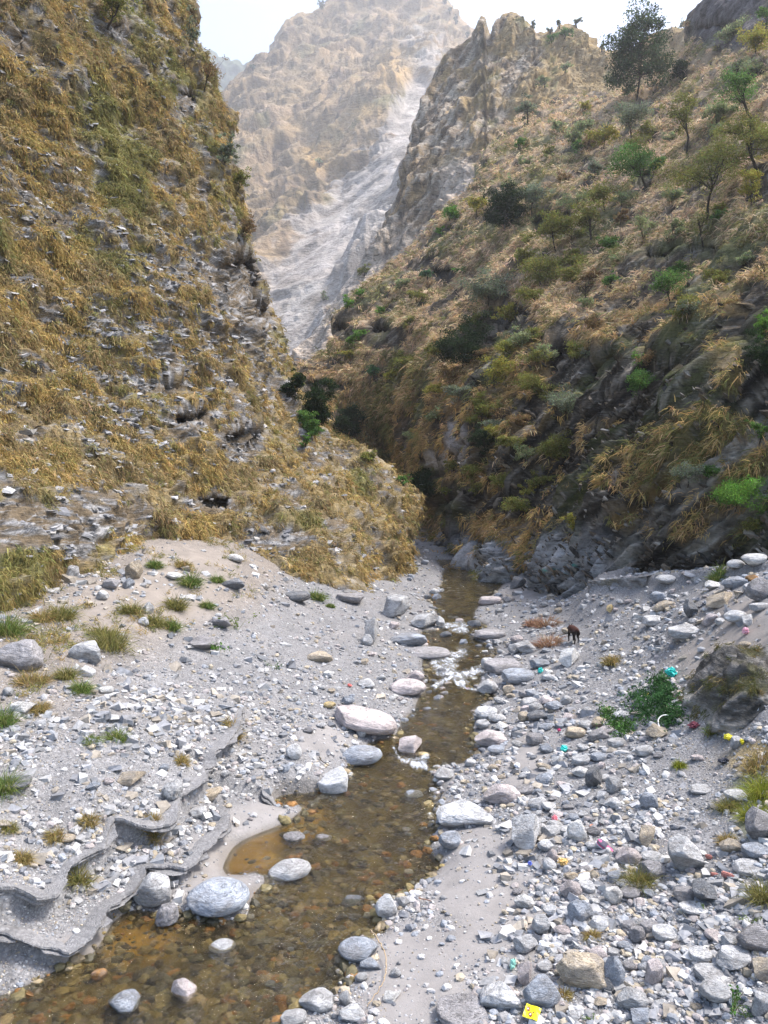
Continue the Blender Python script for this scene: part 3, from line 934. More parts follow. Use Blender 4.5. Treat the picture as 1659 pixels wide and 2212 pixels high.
# ---- middle crags with the rock needle
MSK = np.array([(520, 900), (560, 835), (640, 765), (700, 690), (760, 600), (840, 480), (870, 400), (885, 330), (905, 245), (930, 190), (945, 150), (965, 120), (1000, 97), (1022, 82), (1030, 66), (1034, 48), (1040, 39), (1047, 42), (1051, 55), (1053, 88),
                (1060, 96), (1067, 72), (1074, 56), (1085, 36), (1103, 27), (1122, 34), (1134, 46), (1150, 60), (1156, 77), (1185, 70), (1198, 74), (1207, 58), (1222, 54), (1240, 56), (1256, 72), (1275, 98), (1308, 114), (1360, 112), (1395, 84), (1420, 70), (1500, 62), (1600, 50)], float)
tu = np.linspace(525, 1600, 560)
vt = np.interp(tu, MSK[:, 0], MSK[:, 1]) + 2.2 * fbm(np.stack([tu / 9, 0 * tu, 0 * tu + 7], -1), 3)
vb = np.interp(tu, [520, 800, 1100, 1600], [930, 800, 560, 330])
U = np.repeat(tu[:, None], 420, 1)
V = vb[:, None] + (vt - vb)[:, None] * np.linspace(0, 1, 420)[None]
cm = ctrl([(525, 930, 128), (620, 830, 158), (700, 750, 160), (800, 600, 166), (840, 500, 176), (950, 500, 160), (1000, 300, 172), (900, 300, 190), (950, 200, 196), (1040, 80, 196), (1100, 80, 192), (1100, 250, 172), (1100, 500, 150), (1300, 130, 190), (1300, 330, 165), (1500, 90, 195), (1600, 330, 160), (1600, 50, 190), (800, 800, 140), (1200, 60, 192)], smooth=1e-6)


def disp_mid(P, n):
    P = P / 1.3
    q = P @ np.array([.86, -.1, -.42])
    d = 3.0 * fbm(P / 24 + 1, 3) + 1.2 * fbm(P * np.array([1, 1, .45]) / 5, 3)
    d += 2.0 * sstep(-.3, .2, fbm(P / 14 + 9, 2)) * saw(q / 5.5 + .7 * fbm(P / 14 + 2, 4)) + 1.0 * sstep(-.2, .2, fbm(P / 6, 2)) * saw(q / 1.7 + .9 * fbm(P / 6 + 7, 3))
    d += 1.1 * fbm(P / 2.6, 4) + .7 * ridged(P / 1.0, 3)
    uu, vv = proj(P * 1.3)
    top = np.interp(uu, MSK[:, 0], MSK[:, 1])
    return d * 1.25 * (.25 + .75 * sstep(0, 26, vv - top))


PM, NM, BM, DM = sheet(U, V, cm(U, V) / 1.3, (.1, 0, -.5), 50, disp_mid)
UM, VM = proj(PM)
m1 = fbm(PM / 11 + 20, 4); m2 = fbm(PM / 3 + 3, 4); m3 = fbm(strata(PM, (.15, 1.05, .3), 12, 1.9), 4)
cM = lerp(np.array([.17, .145, .12]), np.array([.37, .35, .33]), sstep(-.2, .3, m3)[..., None])
cM = lerp(cM, np.array([.37, .285, .18]), (sstep(.0, .28, m1 + .5 * m2) * .8)[..., None])
cM = lerp(cM, np.array([.06, .052, .045]), (sstep(.08, .3, m2 - .5 * m3) * .8)[..., None])
grM = sstep(.0, .3, m1 + .0022 * (UM - 1020) + .2 * m2)
cM = lerp(cM, np.array([.27, .22, .125]), (grM * .7)[..., None])
cM = lerp(cM, np.array([.15, .165, .07]), (sstep(.12, .4, fbm(PM / 8 + 50, 3)) * .6 * sstep(950, 1100, UM))[..., None])
scree = .8 * blob(UM, VM, 660, 745, 90, 75) + blob(UM, VM, 760, 610, 60, 90) + blob(UM, VM, 990, 400, 45, 60) + blob(UM, VM, 850, 540, 60, 60) * .5
cM = lerp(cM, np.array([.42, .395, .39]) * (1 + .5 * m2)[..., None], np.clip(scree * .85, 0, .9)[..., None])
add_sheet("rock_crag", PM, np.clip(cM * np.array([1.42, 1.26, 1.05]), .02, .9), M_MID, .85 - .5 * grM)

# ---- far peak
FSK = np.array([(330, 420), (400, 300), (440, 240), (477, 217), (507, 184), (535, 160), (553, 147), (563, 128), (590, 123), (603, 90), (623, 53), (650, 40), (680, 38), (686, 25), (710, 3), (740, -35), (800, -75), (860, -85), (920, -45), (956, -3), (970, 20), (990, 48), (1010, 73), (1040, 130), (1100, 210), (1200, 330)], float)
tu = np.linspace(335, 1190, 520)
vt = np.interp(tu, FSK[:, 0], FSK[:, 1]) + 2.5 * fbm(np.stack([tu / 12, 0 * tu, 0 * tu + 7], -1), 3)
U = np.repeat(tu[:, None], 520, 1)
V = 900 + (vt - 900)[:, None] * np.linspace(0, 1, 520)[None]
cf_ = ctrl([(335, 900, 230), (335, 420, 330), (440, 300, 390), (500, 200, 430), (590, 130, 455), (700, 20, 490), (850, -80, 530), (1000, 80, 500), (1190, 340, 420), (560, 600, 270), (500, 420, 330), (600, 800, 195), (650, 650, 225), (700, 300, 360), (750, 450, 285), (800, 150, 440), (900, 250, 345), (930, 150, 400), (860, 340, 290), (900, 900, 170), (1190, 900, 170), (1000, 500, 240), (560, 300, 390)], smooth=1e-7)


SLINE = resample(np.array([(905, 200), (880, 300), (840, 380), (760, 480), (690, 570), (640, 680), (610, 790)], float), 20, 1)


def disp_far(P, n):
    P = P / 2.2
    q = P @ np.array([.66, -.12, -.74])
    d = 15 * fbm(P / 85 + 3, 3) + 7 * ridged(strata(P, (.2, 1.0, .4), 80, 26), 3)
    d += 6.5 * sstep(-.3, .2, fbm(P / 40 + 9, 2)) * saw(q / 17 + 1.6 * fbm(P / 45 + 2, 4)) + 2.6 * sstep(-.2, .2, fbm(P / 15, 2)) * saw(q / 5.5 + 1.5 * fbm(P / 16 + 7, 3))
    d += 2.2 * fbm(P / 7, 4) + .9 * ridged(P / 2.6, 2)
    uu, vv = proj(P * 2.2)
    dl_ = poly_dist(np.stack([uu, vv], -1).reshape(-1, 2), SLINE).reshape(uu.shape)
    m_ = 1 - sstep(.5, 1.2, .35 * fbm(P / 12, 3) + dl_ / np.interp(vv, [150, 300, 450, 650, 800], [20, 36, 62, 80, 70]))
    top = np.interp(uu, FSK[:, 0], FSK[:, 1])
    return d * 1.9 * (1 - .72 * m_) * (.4 + .6 * sstep(0, 30, vv - top))


PF, NF, BF, DF = sheet(U, V, cf_(U, V) / 2.2, (0, 0, -.5), 300, disp_far)
UF, VF = proj(PF)
PFs = PF / 2.2
f1 = fbm(PFs / 40 + 20, 4); f2 = fbm(PFs / 10 + 3, 4); f3 = fbm(strata(PFs, (.2, 1.0, .4), 30, 6), 4)
cF = lerp(np.array([.20, .17, .115]), np.array([.30, .24, .155]), sstep(-.2, .3, f1)[..., None])
cF = lerp(cF, np.array([.33, .275, .215]), (sstep(.05, .3, f3 + .3 * f2) * .8)[..., None])
cF = lerp(cF, np.array([.065, .056, .05]), (sstep(.10, .30, f2 + .5 * f3 * sstep(0, .3, f1 + .1)) * .7)[..., None])
cF = lerp(cF, np.array([.15, .165, .08]), (sstep(.1, .4, fbm(PFs / 30 + 50, 3) + .2 * f2) * .6)[..., None])
sc = np.zeros(UF.shape)
sline = resample(np.array([(905, 200), (880, 300), (840, 380), (760, 480), (690, 570), (640, 680), (610, 790)], float), 20, 1)
dl = poly_dist(np.stack([UF, VF], -1).reshape(-1, 2), sline).reshape(UF.shape)
wd = np.interp(VF, [150, 300, 450, 650, 800], [26, 50, 88, 110, 90])
sc = 1 - sstep(.6, 1.15, dl / wd / 1.25 + 1.5 * f2 + .5 * f3)
sc2 = blob(UF, VF, 915, 110, 50, 80, .6) * sstep(0, .2, f2 + .1)
cF = lerp(cF, np.array([.345, .36, .40]) * (1 + .9 * f2 + .6 * f3)[..., None], np.clip(sc * .85 + sc2 * .6, 0, .9)[..., None])
golden = blob(UF, VF, 850, 150, 40, 40, .6) + blob(UF, VF, 790, 240, 40, 16, .6) + blob(UF, VF, 690, 340, 40, 30, .6)
cF = lerp(cF, np.array([.42, .31, .15]), np.clip(golden * .7, 0, .7)[..., None])
add_sheet("mountain", PF, np.clip(cF * np.array([1.06, .92, .76]), .02, .9), M_FAR, .7)

# ---- distant blue ridge
tu = np.linspace(250, 760, 260)
vt = np.interp(tu, [250, 380, 425, 450, 470, 500, 530, 560, 620, 700, 760], [60, 85, 108, 118, 126, 142, 158, 172, 185, 200, 215]) + 3.5 * np.abs(fbm(np.stack([tu / 4, 0 * tu, 0 * tu + 7], -1), 3)) - 2
U = np.repeat(tu[:, None], 90, 1)
V = 420 + (vt - 420)[:, None] * np.linspace(0, 1, 90)[None]
PH, NH, BH, DH = sheet(U, V, 1 / (1500 + 0 * U + 300 * (420 - V) / 300), (0, 0, -.5), 200, lambda P, n: 40 * ridged(P / 130, 3) + 8 * fbm(P / 18, 3))
cH = np.array([.07, .085, .05]) * (1 + .6 * fbm(PH / 25, 3))[..., None]
add_sheet("distant_hills", PH, np.clip(cH, .01, .9), M_FAR, 0.0)
# ------------------------------------------------------------------ grass on the hillsides (uncountable: one object per hillside)
def tufts(name, P, Nn, grass, n, size, B, colf, label, width_k, outk=.55, downk=.75, droop=.9, spread=.45, side=(0, 0, 0)):
    gg = np.where(grass < .2, 0, grass - .06 + .85 * fbm(P / .95 + 33, 2))
    w = np.clip(gg, 0, 1.2).reshape(-1) ** 2
    w[gg.reshape(-1) < .38] = 0
    U_, V_ = proj(P)
    ok = ((U_ > -60) & (U_ < 1720) & (V_ > -60) & (V_ < 1500)).reshape(-1)
    w = w * ok
    ids = rng.choice(w.size, n, p=w / w.sum())
    root = P.reshape(-1, 3)[ids]; nr = Nn.reshape(-1, 3)[ids]
    Yd = root[:, 1]
    L = size * (.6 + .8 * rng.random(n)) * (.6 + .5 * np.clip(grass.reshape(-1)[ids], 0, 1)) * (Yd / 45.) ** .35
    out = nr * outk + np.array([0, 0, -downk]) + np.asarray(side) + .18 * rng.normal(size=(n, 3))
    out /= np.linalg.norm(out, axis=1)[:, None]
    v, f, c = blades(root + nr * .03, out, L, width_k * Yd / 768, B, colf(root, ids), droop, spread)
    tag(link(name, mesh_np(name, v, f, c, False, None, [M_GRASS])), label, "grass", kind="stuff")


def colL(p, ids):
    n = len(p)
    g = greenL.reshape(-1)[ids][:, None]
    t = rng.random((n, 1)); s = sstep(-.25, .25, fbm(p / 2.2 + 70, 2))[:, None]
    c = lerp(np.array([.50, .36, .14]), np.array([.36, .275, .14]), s) * (.58 + .46 * t)
    og = np.array([.20, .20, .07]) * (.7 + .6 * t)
    return lerp(c, og, np.clip(g * .75 + (rng.random((n, 1)) < .14) * .8, 0, 1))


def colR(p, ids):
    n = len(p)
    lo = np.clip(lower.reshape(-1)[ids] if True else 0, 0, 1)[:, None]
    lo = np.clip(lo + .25 * rng.normal(size=(n, 1)), 0, 1)
    t = rng.random((n, 1))
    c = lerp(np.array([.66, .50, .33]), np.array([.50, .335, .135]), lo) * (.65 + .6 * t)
    og = np.array([.19, .20, .065]) * (.7 + .6 * t)
    return lerp(c, og, (rng.random((n, 1)) < (.16 + .45 * sstep(-.08, .25, fbm(p / 9 + 60, 3))[:, None])) * .85)


tufts("hillside_grass", PL, NL, grassL, 27000, .36, 14, colL, "dry golden grass tufts hanging all over the left hillside", .75, .75, .5, 1.2, .55)
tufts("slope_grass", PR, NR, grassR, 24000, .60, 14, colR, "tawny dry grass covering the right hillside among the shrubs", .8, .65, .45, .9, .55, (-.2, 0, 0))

# low dry grass creeping down from the left hillside onto the debris slope
gsel = np.clip(.15 + 1.6 * fbm(gp * .5 + 3, 3), 0, 1) * sstep(2.0, 2.7, gh_) * (gu < 640) * (gu > -60) * (gsd > 2) * (gv > 1150) * (1 - .8 * blob(gu, gv, 420, 1230, 110, 60))
ids = rng.choice(len(gp), 520, p=gsel / gsel.sum())
o_ = np.stack([.5 * rng.normal(size=520), -.4 + .4 * rng.normal(size=520), np.full(520, .8)], -1)
V_, F_, C_ = blades(gp[ids], o_ / np.linalg.norm(o_, axis=1)[:, None], .32 * rng.uniform(.6, 1.3, 520), .02, 26, np.array([(.36, .27, .11), (.28, .23, .09), (.19, .19, .07)])[rng.integers(0, 3, 520)], 1.2, .5)
tag(link("bank_grass", mesh_np("bank_grass", V_, F_, C_, False, None, [M_GRASS])), "low dry grass thinning out over the debris slope below the left hillside", "grass", kind="stuff")

# ------------------------------------------------------------------ broken shale on the left hillside (stuff)
def chips(name, P, Nn, wgt, n, smin, smax, rot, cols, label, flat=.28, cat="rock debris"):
    w = np.clip(wgt, 0, 1).reshape(-1)
    ids = rng.choice(w.size, n, p=w / w.sum())
    p = P.reshape(-1, 3)[ids]; nr = Nn.reshape(-1, 3)[ids]
    s = smin + (smax - smin) * rng.random(n) ** 3
    base = np.array([[-1, -1, -1], [1, -1, -1], [1, 1, -1], [-1, 1, -1], [-1, -1, 1], [1, -1, 1], [1, 1, 1], [-1, 1, 1]], float)
    q = base[None] * (1 + .35 * rng.normal(size=(n, 8, 3))) * np.stack([np.ones(n), .7 + .5 * rng.random(n), flat * (.6 + .8 * rng.random(n))], -1)[:, None] * s[:, None, None] * .5
    R = np.empty((n, 3, 3))
    for i in range(n):
        R[i] = np.array(Matrix.Rotation(rot[0] + .22 * rng.normal(), 3, 'X') @ Matrix.Rotation(rot[1] + .22 * rng.normal(), 3, 'Y') @ Matrix.Rotation(rng.random() * 6.28, 3, 'Z'))
    q = np.einsum('nij,nkj->nki', R, q) + p[:, None] + nr[:, None] * .04
    f = np.array([[0, 3, 2, 1], [4, 5, 6, 7], [0, 1, 5, 4], [1, 2, 6, 5], [2, 3, 7, 6], [3, 0, 4, 7]])
    F = (np.arange(n)[:, None, None] * 8 + f[None]).reshape(-1, 4)
    c = cols[rng.integers(0, len(cols), n)] * (.7 + .6 * rng.random((n, 1)))
    tag(link(name, mesh_np(name, q.reshape(-1, 3), F, np.repeat(c, 8, 0), False, None, [M_SHALE])), label, cat, kind="stuff")


rw = np.clip(sstep(.0, .3, pn3 + .3 * pn2) * (1 - .7 * grassL) + .9 * blob(UL, VL, 380, 740, 200, 180, .7) * sstep(0, .25, pn2 + pn3), 0, 1) * (UL > -20) * (UL < 900)
chips("shale_fragments", PL, NL, rw, 5500, .07, .36, (.16, .1), np.array([[.34, .33, .325], [.25, .247, .25], [.16, .16, .167], [.29, .275, .255]]),
      "pale broken shale flakes lying between the grass tufts of the left hillside")
rw = np.clip(sstep(.0, .3, q3_ + .2 * q2) + .5 * lowm, 0, 1) * (1 - .6 * grassR) * (1 - rib) * sstep(560, 800, VR) * (UR < 1720) * (1 - sstep(1290, 1330, VR))
chips("rock_flakes", PR, NR, rw, 4200, .10, .45, (0, .75), np.array([[.09, .07, .052], [.14, .115, .085], [.05, .046, .04], [.22, .20, .17]]),
      "dark splintered rock flakes jutting from the right hillside")


# ------------------------------------------------------------------ rounded stones
def ico(sub):
    bm = bmesh.new()
    bmesh.ops.create_icosphere(bm, subdivisions=sub, radius=1)
    v = np.array([x.co[:] for x in bm.verts]); f = np.array([[w.index for w in t.verts] for t in bm.faces])
    bm.free()
    return v, f


I0, I1, I5 = ico(1), ico(2), ico(5)


def boulder_mesh(kind, seed):
    r = np.random.default_rng(seed)
    v, f = I5[0].copy(), I5[1]
    ncut, keep, amp, power = {"round": (9, .80, .075, .95), "block": (13, .66, .08, .8), "slab": (7, .80, .06, .8), "lump": (8, .82, .17, 1.0), "oval": (5, .90, .06, 1.0)}[kind]
    s = np.sign(v) * np.abs(v) ** power
    v = s / np.abs(s).max()
    for _ in range(ncut):
        n = r.normal(size=3); n /= np.linalg.norm(n)
        if kind == "slab" and r.random() < .5:
            n = np.array([r.normal() * .2, r.normal() * .2, 1.0]); n /= np.linalg.norm(n)
        d = keep * (.82 + .25 * r.random()) * np.max(v @ n)
        e = v @ n - d
        soft = .03
        e = soft * np.log1p(np.exp(np.clip(e / soft, -40, 40)))
        v = v - e[:, None] * n * .96
    off = r.random(3) * 50
    st = v @ np.array(Matrix.Rotation(.6, 3, 'X') @ Matrix.Rotation(r.random() * 3, 3, 'Y')).T * np.array([1.2, 1.2, 5])
    rad = 1 + amp * (fbm(v * 1.5 + off, 4) * 1.6 + .45 * ridged(v * 3.1 + off, 3)) + (.018 if kind != "oval" else .006) * fbm(st + off, 4) + (.012 if kind != "oval" else .004) * fbm(v * 14 + off, 3)
    v = v * rad[:, None]
    v /= np.abs(v).max(0)
    return mesh_np(kind + "_stone", v, f, None, True, None, [M_ROCK])


BM = {k: [boulder_mesh(k, 100 + 10 * i + j) for j in range(n)] for i, (k, n) in enumerate((("round", 5), ("block", 5), ("slab", 3), ("lump", 3), ("oval", 2)))}
TONE = {"G": (.50, .495, .49), "B": (.345, .37, .41), "W": (.70, .685, .655), "P": (.58, .505, .485), "T": (.52, .43, .315), "D": (.17, .178, .19), "Y": (.58, .44, .21), "O": (.40, .21, .07), "V": (.31, .295, .295), "L": (.61, .605, .60)}
PLACED = []


def put_stone(u, v, w, h, tone, kind, name, label, cat, group=None, bury=.16, rot=0.0, ctx="ground", idx=None, flatk=.85):
    """u,v: centre of its picture outline, w,h: its size there; rests on the ground under its lower edge"""
    hp = hit(u, v + h * .42, ("ground",) if ctx == "ground" else None)
    if hp is None: return None
    g = hp[0]
    Y = g[1]
    W = w * Y / 1659
    el = math.atan2(CAM_Z - g[2], Y)
    D = W * flatk
    H = max((h * Y / 1659 - D * math.sin(el) * .75) / math.cos(el), .36 * W if kind != "slab" else .2 * W)
    Hf = H * (1 + bury)
    cy = Y + D * .36
    cx = float(ray(u, v)[0]) * cy
    gz_ = float(gzf(cx, cy)) if ctx == "ground" else g[2]
    wz = float(zw(cy)) - .1
    cz = max(gz_, wz) + H / 2 - bury * H * .5
    lst = BM[kind]
    o = link(name, lst[(len(PLACED) if idx is None else idx) % len(lst)])
    o.location = (cx, cy, cz)
    k = 1.04
    o.scale = (W / 2 * k, D / 2 * k, Hf / 2 * k)
    o.rotation_euler = (random.uniform(-.1, .1), rot, random.uniform(-.25, .25))
    t = np.array(TONE[tone]) * random.uniform(.9, 1.1)
    o.color = (*t, 1)
    tag(o, label, cat, group)
    PLACED.append((cx, cy, W / 2))
    return o


SG = {"rb": ("rounded grey cobble packed among the stones of the right bank", "cobbles packed on the right bank"),
      "st": ("small stone lying in the shallow stream or at its edge", "small stones along the stream"),
      "lb": ("small pale stone lying on the gravel terrace of the left bank", "small stones on the left bank"),
      "sl": ("pale stone lying on the scree slope below the flat bank", "stones on the right scree slope")}
B = [
 # left bank and stream, near
 (333, 1929, 93, 88, "G", "round", "big round pale boulder with a blue grey face wedged under the left ledge"),
 (472, 1967, 135, 68, "B", "oval", "large smooth oval blue-grey boulder lying at the water edge on the left"),
 (360, 1988, 50, 62, "V", "lump", "ragged grey lump leaning in the water below the big round boulder", .5),
 (480, 2073, 57, 27, "L", "oval", "low pale boulder with a flat top standing in midstream near the bottom"),
 (395, 2168, 58, 60, "P", "block", "pinkish wedge of rock standing in the stream near the bottom left", .5),
 (270, 2198, 80, 60, "B", "round", "blue-grey rounded boulder in the water cut by the bottom edge of the photo"),
 (213, 2123, 37, 32, "O", "round", "rust orange stone half under water at the lower left"),
 (626, 1896, 93, 46, "L", "oval", "pale flat oval boulder with a rusty waterline in midstream", -.1),
 (635, 1827, 52, 28, "V", "lump", "ragged dark grey lump in the shallows beside the sand spit"),
 (698, 1833, 38, 22, "V", "lump", "smaller ragged grey lump in midstream right of the dark lump"),
 (761, 1958, 48, 25, "D", "block", "dark wedge shaped stone in the stream left of a round pale boulder"),
 (794, 1980, 27, 17, "G", "block", "little pointed stone in the water below the dark wedge"),
 (835, 1963, 50, 54, "L", "round", "round pale boulder at the right water edge beside the gravel spit"),
 (871, 1949, 27, 26, "G", "round", "grey stone tucked behind the round pale boulder at the right water edge"),
 (774, 2056, 87, 57, "B", "oval", "big smooth blue-grey boulder at the right water edge beside the curved stick"),
 (688, 2162, 88, 57, "G", "round", "big two toned grey boulder in the water at the bottom centre"),
 (632, 2202, 62, 36, "G", "round", "grey boulder cut by the bottom edge left of the two toned one"),
 (763, 2190, 64, 42, "L", "round", "pale rounded boulder at the bottom edge left of the grey sand"),
 (802, 2082, 50, 32, "B", "block", "grey block leaning against the smooth boulder by the stick"),
 (783, 2110, 34, 24, "G", "round", "grey stone below the leaning block at the right water edge"),
 (855, 2102, 27, 23, "G", "round", "lone round stone on the sand right of the curved stick"),
 (843, 2154, 44, 27, "W", "block", "whitish angular stone at the lower end of the curved stick"),
 (747, 2158, 30, 32, "G", "round", "upright pale stone between two boulders at the bottom water edge"),
 (723, 1694, 77, 68, "L", "slab", "tilted pale slab sloping into the water beside the small ledge", -.35),
 (893, 1730, 42, 22, "B", "slab", "flat blue-grey stone barely above the water near the small rapid", .15),
 (780, 1644, 92, 38, "B", "oval", "long dark blue oval boulder just above the small rapid", -.06),
 (881, 1626, 66, 50, "P", "block", "brown and grey two toned boulder in midstream above the small rapid"),
 (914, 1650, 33, 15, "Y", "oval", "yellow ochre stone in the water beside the two toned boulder"),
 (787, 1563, 145, 66, "P", "slab", "largest pinkish slab on the left bank sloping down to the water", .22),
 (783, 1583, 27, 27, "G", "round", "round grey stone resting against the pinkish slab"),
 # stream, further up
 (855, 1310, 60, 62, "G", "block", "tall grey block standing at the foot of the left hillside beside the stream"),
 (913, 1343, 66, 36, "G", "block", "wide grey block at the left water edge below the tall block"),
 (951, 1347, 24, 27, "L", "block", "pale block at the right end of the wide grey block"),
 (880, 1381, 82, 36, "B", "block", "long blue-grey box shaped boulder at the left water edge"),
 (923, 1413, 100, 30, "V", "slab", "long flat grey slab beside the white rapid on the left"),
 (851, 1351, 26, 20, "P", "block", "pink block between the tall and the wide grey block"),
 (800, 1366, 40, 58, "G", "block", "upright grey rock on the gravel edge left of the box shaped boulder"),
 (794, 1384, 27, 26, "L", "round", "pale rounded stone in front of the upright grey rock"),
 (691, 1419, 57, 32, "T", "block", "orange tan angular boulder on the left gravel terrace"),
 (708, 1457, 28, 20, "W", "block", "white stone below the orange tan boulder on the left terrace"),
 (898, 1461, 40, 30, "P", "round", "pink rounded boulder at the left water edge below the rapid"),
 (881, 1488, 80, 38, "P", "oval", "long pinkish boulder with a dark end at the left water edge"),
 (793, 1477, 42, 22, "L", "round", "pale stone on the left gravel between the orange boulder and the stream"),
 (752, 1515, 29, 22, "B", "round", "rounded blue-grey stone beside the yellow stone on the left gravel"),
 (712, 1524, 27, 17, "Y", "oval", "smooth pale yellow stone on the left gravel"),
 (635, 1627, 35, 36, "L", "oval", "elongated pale stone on the left gravel above the small ledge", .6),
 (1023, 1353, 32, 20, "D", "round", "dark wet stone beside the upper rapid"),
 (980, 1342, 26, 10, "D", "slab", "flat dark stone just above the upper rapid"),
 (1056, 1371, 72, 26, "V", "slab", "grey slab at the right edge of the upper rapid"),
 (1085, 1440, 82, 38, "V", "slab", "cracked grey slab on the right bank beside the white rapid"),
 (1054, 1490, 48, 34, "L", "round", "smooth white boulder at the right water edge below the white rapid"),
 (1097, 1490, 30, 24, "T", "round", "tan stone touching the smooth white boulder on its right"),
 (1051, 1541, 53, 35, "L", "oval", "pale boulder at the right water edge above a cluster of round stones"),
 (1074, 1552, 38, 20, "L", "oval", "oval white stone in front of the pale boulder at the right water edge"),
 (1045, 1564, 38, 26, "G", "round", "grey stone overlapping the cluster at the right water edge"),
 (1062, 1594, 75, 42, "P", "round", "pinkish mottled boulder at the right water edge"),
 (1073, 1620, 40, 23, "B", "oval", "blue-grey oval stone below the pinkish mottled boulder"),
 (958, 1675, 46, 34, "G", "block", "grey angular stone at the right water edge beside the small rapid"),
 # right bank, near the water
 (1008, 1759, 130, 70, "L", "block", "largest whitish boulder on the right bank close to the stream"),
 (976, 1817, 58, 48, "B", "round", "smooth blue-grey boulder below the largest whitish boulder"),
 (1085, 1714, 84, 56, "P", "round", "pinkish white boulder right of the largest whitish boulder"),
 (1131, 1800, 90, 88, "L", "block", "big square whitish block at the edge of the grey sand"),
 (1248, 1799, 46, 50, "W", "round", "white egg shaped boulder on the right bank"),
 (1190, 1798, 46, 34, "G", "round", "grey rounded stone between the square block and the white egg shaped boulder"),
 (1180, 1827, 40, 30, "L", "round", "pale stone in front of the square whitish block"),
 (1193, 1849, 28, 34, "P", "round", "upright pinkish stone above the gold wrapper"),
 (1186, 1870, 34, 32, "L", "oval", "leaning pale stone left of the gold wrapper", .7),
 (1282, 1682, 50, 52, "D", "block", "dark streaked angular boulder in the rubble of the right bank", .6),
 (1326, 1697, 38, 40, "G", "round", "grey rounded boulder right of the dark streaked one"),
 (1400, 1731, 40, 48, "B", "block", "upright bluish block beside the rubble on the right bank"),
 (1325, 1737, 40, 30, "L", "round", "pale stone under the dark streaked boulder on the right bank"),
 (1393, 1808, 48, 54, "T", "block", "tan grey block leaning left of the big grey boulder", .4),
 (1478, 1853, 104, 88, "G", "block", "big layered grey boulder in the middle of the right bank", .35),
 (1408, 1885, 60, 48, "V", "round", "grey boulder beside the dry tuft on the right bank"),
 (1407, 1853, 48, 28, "G", "oval", "oval grey stone left of the big layered boulder"),
 (1358, 1850, 58, 48, "P", "round", "pinkish grey boulder below the discarded shoe"),
 (1478, 1934, 58, 43, "V", "round", "dark rounded boulder below the big layered grey boulder"),
 (1522, 1931, 78, 56, "D", "block", "dark blue-grey block right of the dark rounded boulder", .3),
 (1252, 1975, 56, 58, "B", "round", "round blue-grey boulder standing at the sand edge"),
 (1172, 1999, 47, 50, "G", "round", "round grey boulder at the left end of the lower rubble"),
 (1295, 1998, 48, 36, "L", "block", "bluish white block right of the round blue-grey boulder"),
 (1322, 1937, 44, 42, "W", "round", "creamy white stone in the lower right rubble"),
 (1361, 1933, 48, 28, "V", "oval", "dark topped flat stone right of the creamy white one"),
 (1134, 2042, 55, 43, "G", "round", "grey boulder above the pale green bag"),
 (1252, 2104, 108, 102, "T", "block", "biggest tan boulder at the lower right"),
 (1325, 2106, 52, 76, "B", "round", "blue-grey upright boulder touching the biggest tan boulder on its right"),
 (1130, 2106, 48, 54, "P", "block", "pinkish grey boulder right of the pale green bag"),
 (1170, 2148, 84, 76, "B", "round", "blue-grey boulder above the yellow packet"),
 (1084, 2153, 96, 76, "L", "block", "big pale boulder left of the blue-grey one above the yellow packet"),
 (1002, 2189, 122, 66, "V", "slab", "streaked grey rock at the bottom edge beside the sand"),
 (1367, 2163, 70, 56, "G", "round", "light grey boulder near the bottom edge right of the tan boulder"),
 (1380, 2202, 62, 46, "B", "block", "bluish block cut by the bottom edge of the photo at right"),
 (1310, 2133, 34, 36, "D", "round", "dark blue stone under the biggest tan boulder"),
 (1412, 2106, 38, 64, "P", "slab", "narrow pinkish slab standing in the lower right rubble"),
 (1540, 2108, 84, 46, "G", "slab", "broad grey flat boulder near the leafy weed"),
 (1587, 2076, 86, 50, "G", "block", "long grey boulder above the leafy weed at the lower right"),
 (1643, 2097, 62, 58, "T", "block", "tan grey boulder at the right edge near the bottom"),
 (1633, 2034, 84, 66, "V", "round", "big dark streaked boulder at the right edge of the photo"),
 (1574, 2036, 34, 32, "L", "round", "pale stone left of the big dark streaked boulder"),
 (1549, 2150, 80, 58, "G", "round", "half buried grey boulder behind the leafy weed"),
 (1646, 2172, 46, 56, "G", "block", "grey boulder right of the foil tray"),
 (1500, 1967, 62, 26, "L", "slab", "thin pale slab lying flat below the dark blocks"),
 (1640, 1790, 78, 80, "V", "block", "large dark grey boulder at the right edge beside the moss"),
 (1581, 1827, 50, 40, "T", "block", "ochre tan boulder left of the large dark boulder at the right edge"),
 (1633, 1843, 56, 36, "B", "slab", "bluish flat boulder under the large dark boulder"),
 (1614, 1878, 66, 36, "G", "slab", "pale grey slab beside the brick pieces"),
 (1374, 2020, 38, 42, "V", "round", "dark grey round stone in the lower right rubble above the pinkish slab"),
 (1436, 2020, 52, 40, "L", "slab", "pale layered stone in the lower right gravel"),
 (1513, 1709, 52, 19, "G", "slab", "flat grey stone half buried in the path gravel"),
 (1593, 1723, 57, 21, "L", "slab", "flat pale stone half buried next to the moss"),
 (1234, 1922, 50, 46, "P", "round", "creamy pink boulder at the sand edge below the gold wrapper"),
 # right bank, middle and scree
 (1226, 1421, 52, 46, "W", "block", "cream coloured boulder right below the goat"),
 (1118, 1462, 74, 37, "B", "slab", "broad blue-grey boulder on the right bank beside the rapid"),
 (1163, 1545, 47, 30, "D", "block", "dark bluish block in the middle of the right bank"),
 (1133, 1547, 30, 27, "T", "round", "tan stone left of the dark bluish block"),
 (1421, 1581, 50, 34, "T", "block", "tan boulder in front of the green creeper", .3),
 (1478, 1371, 64, 38, "G", "slab", "big flat topped grey boulder on the scree slope", -.1),
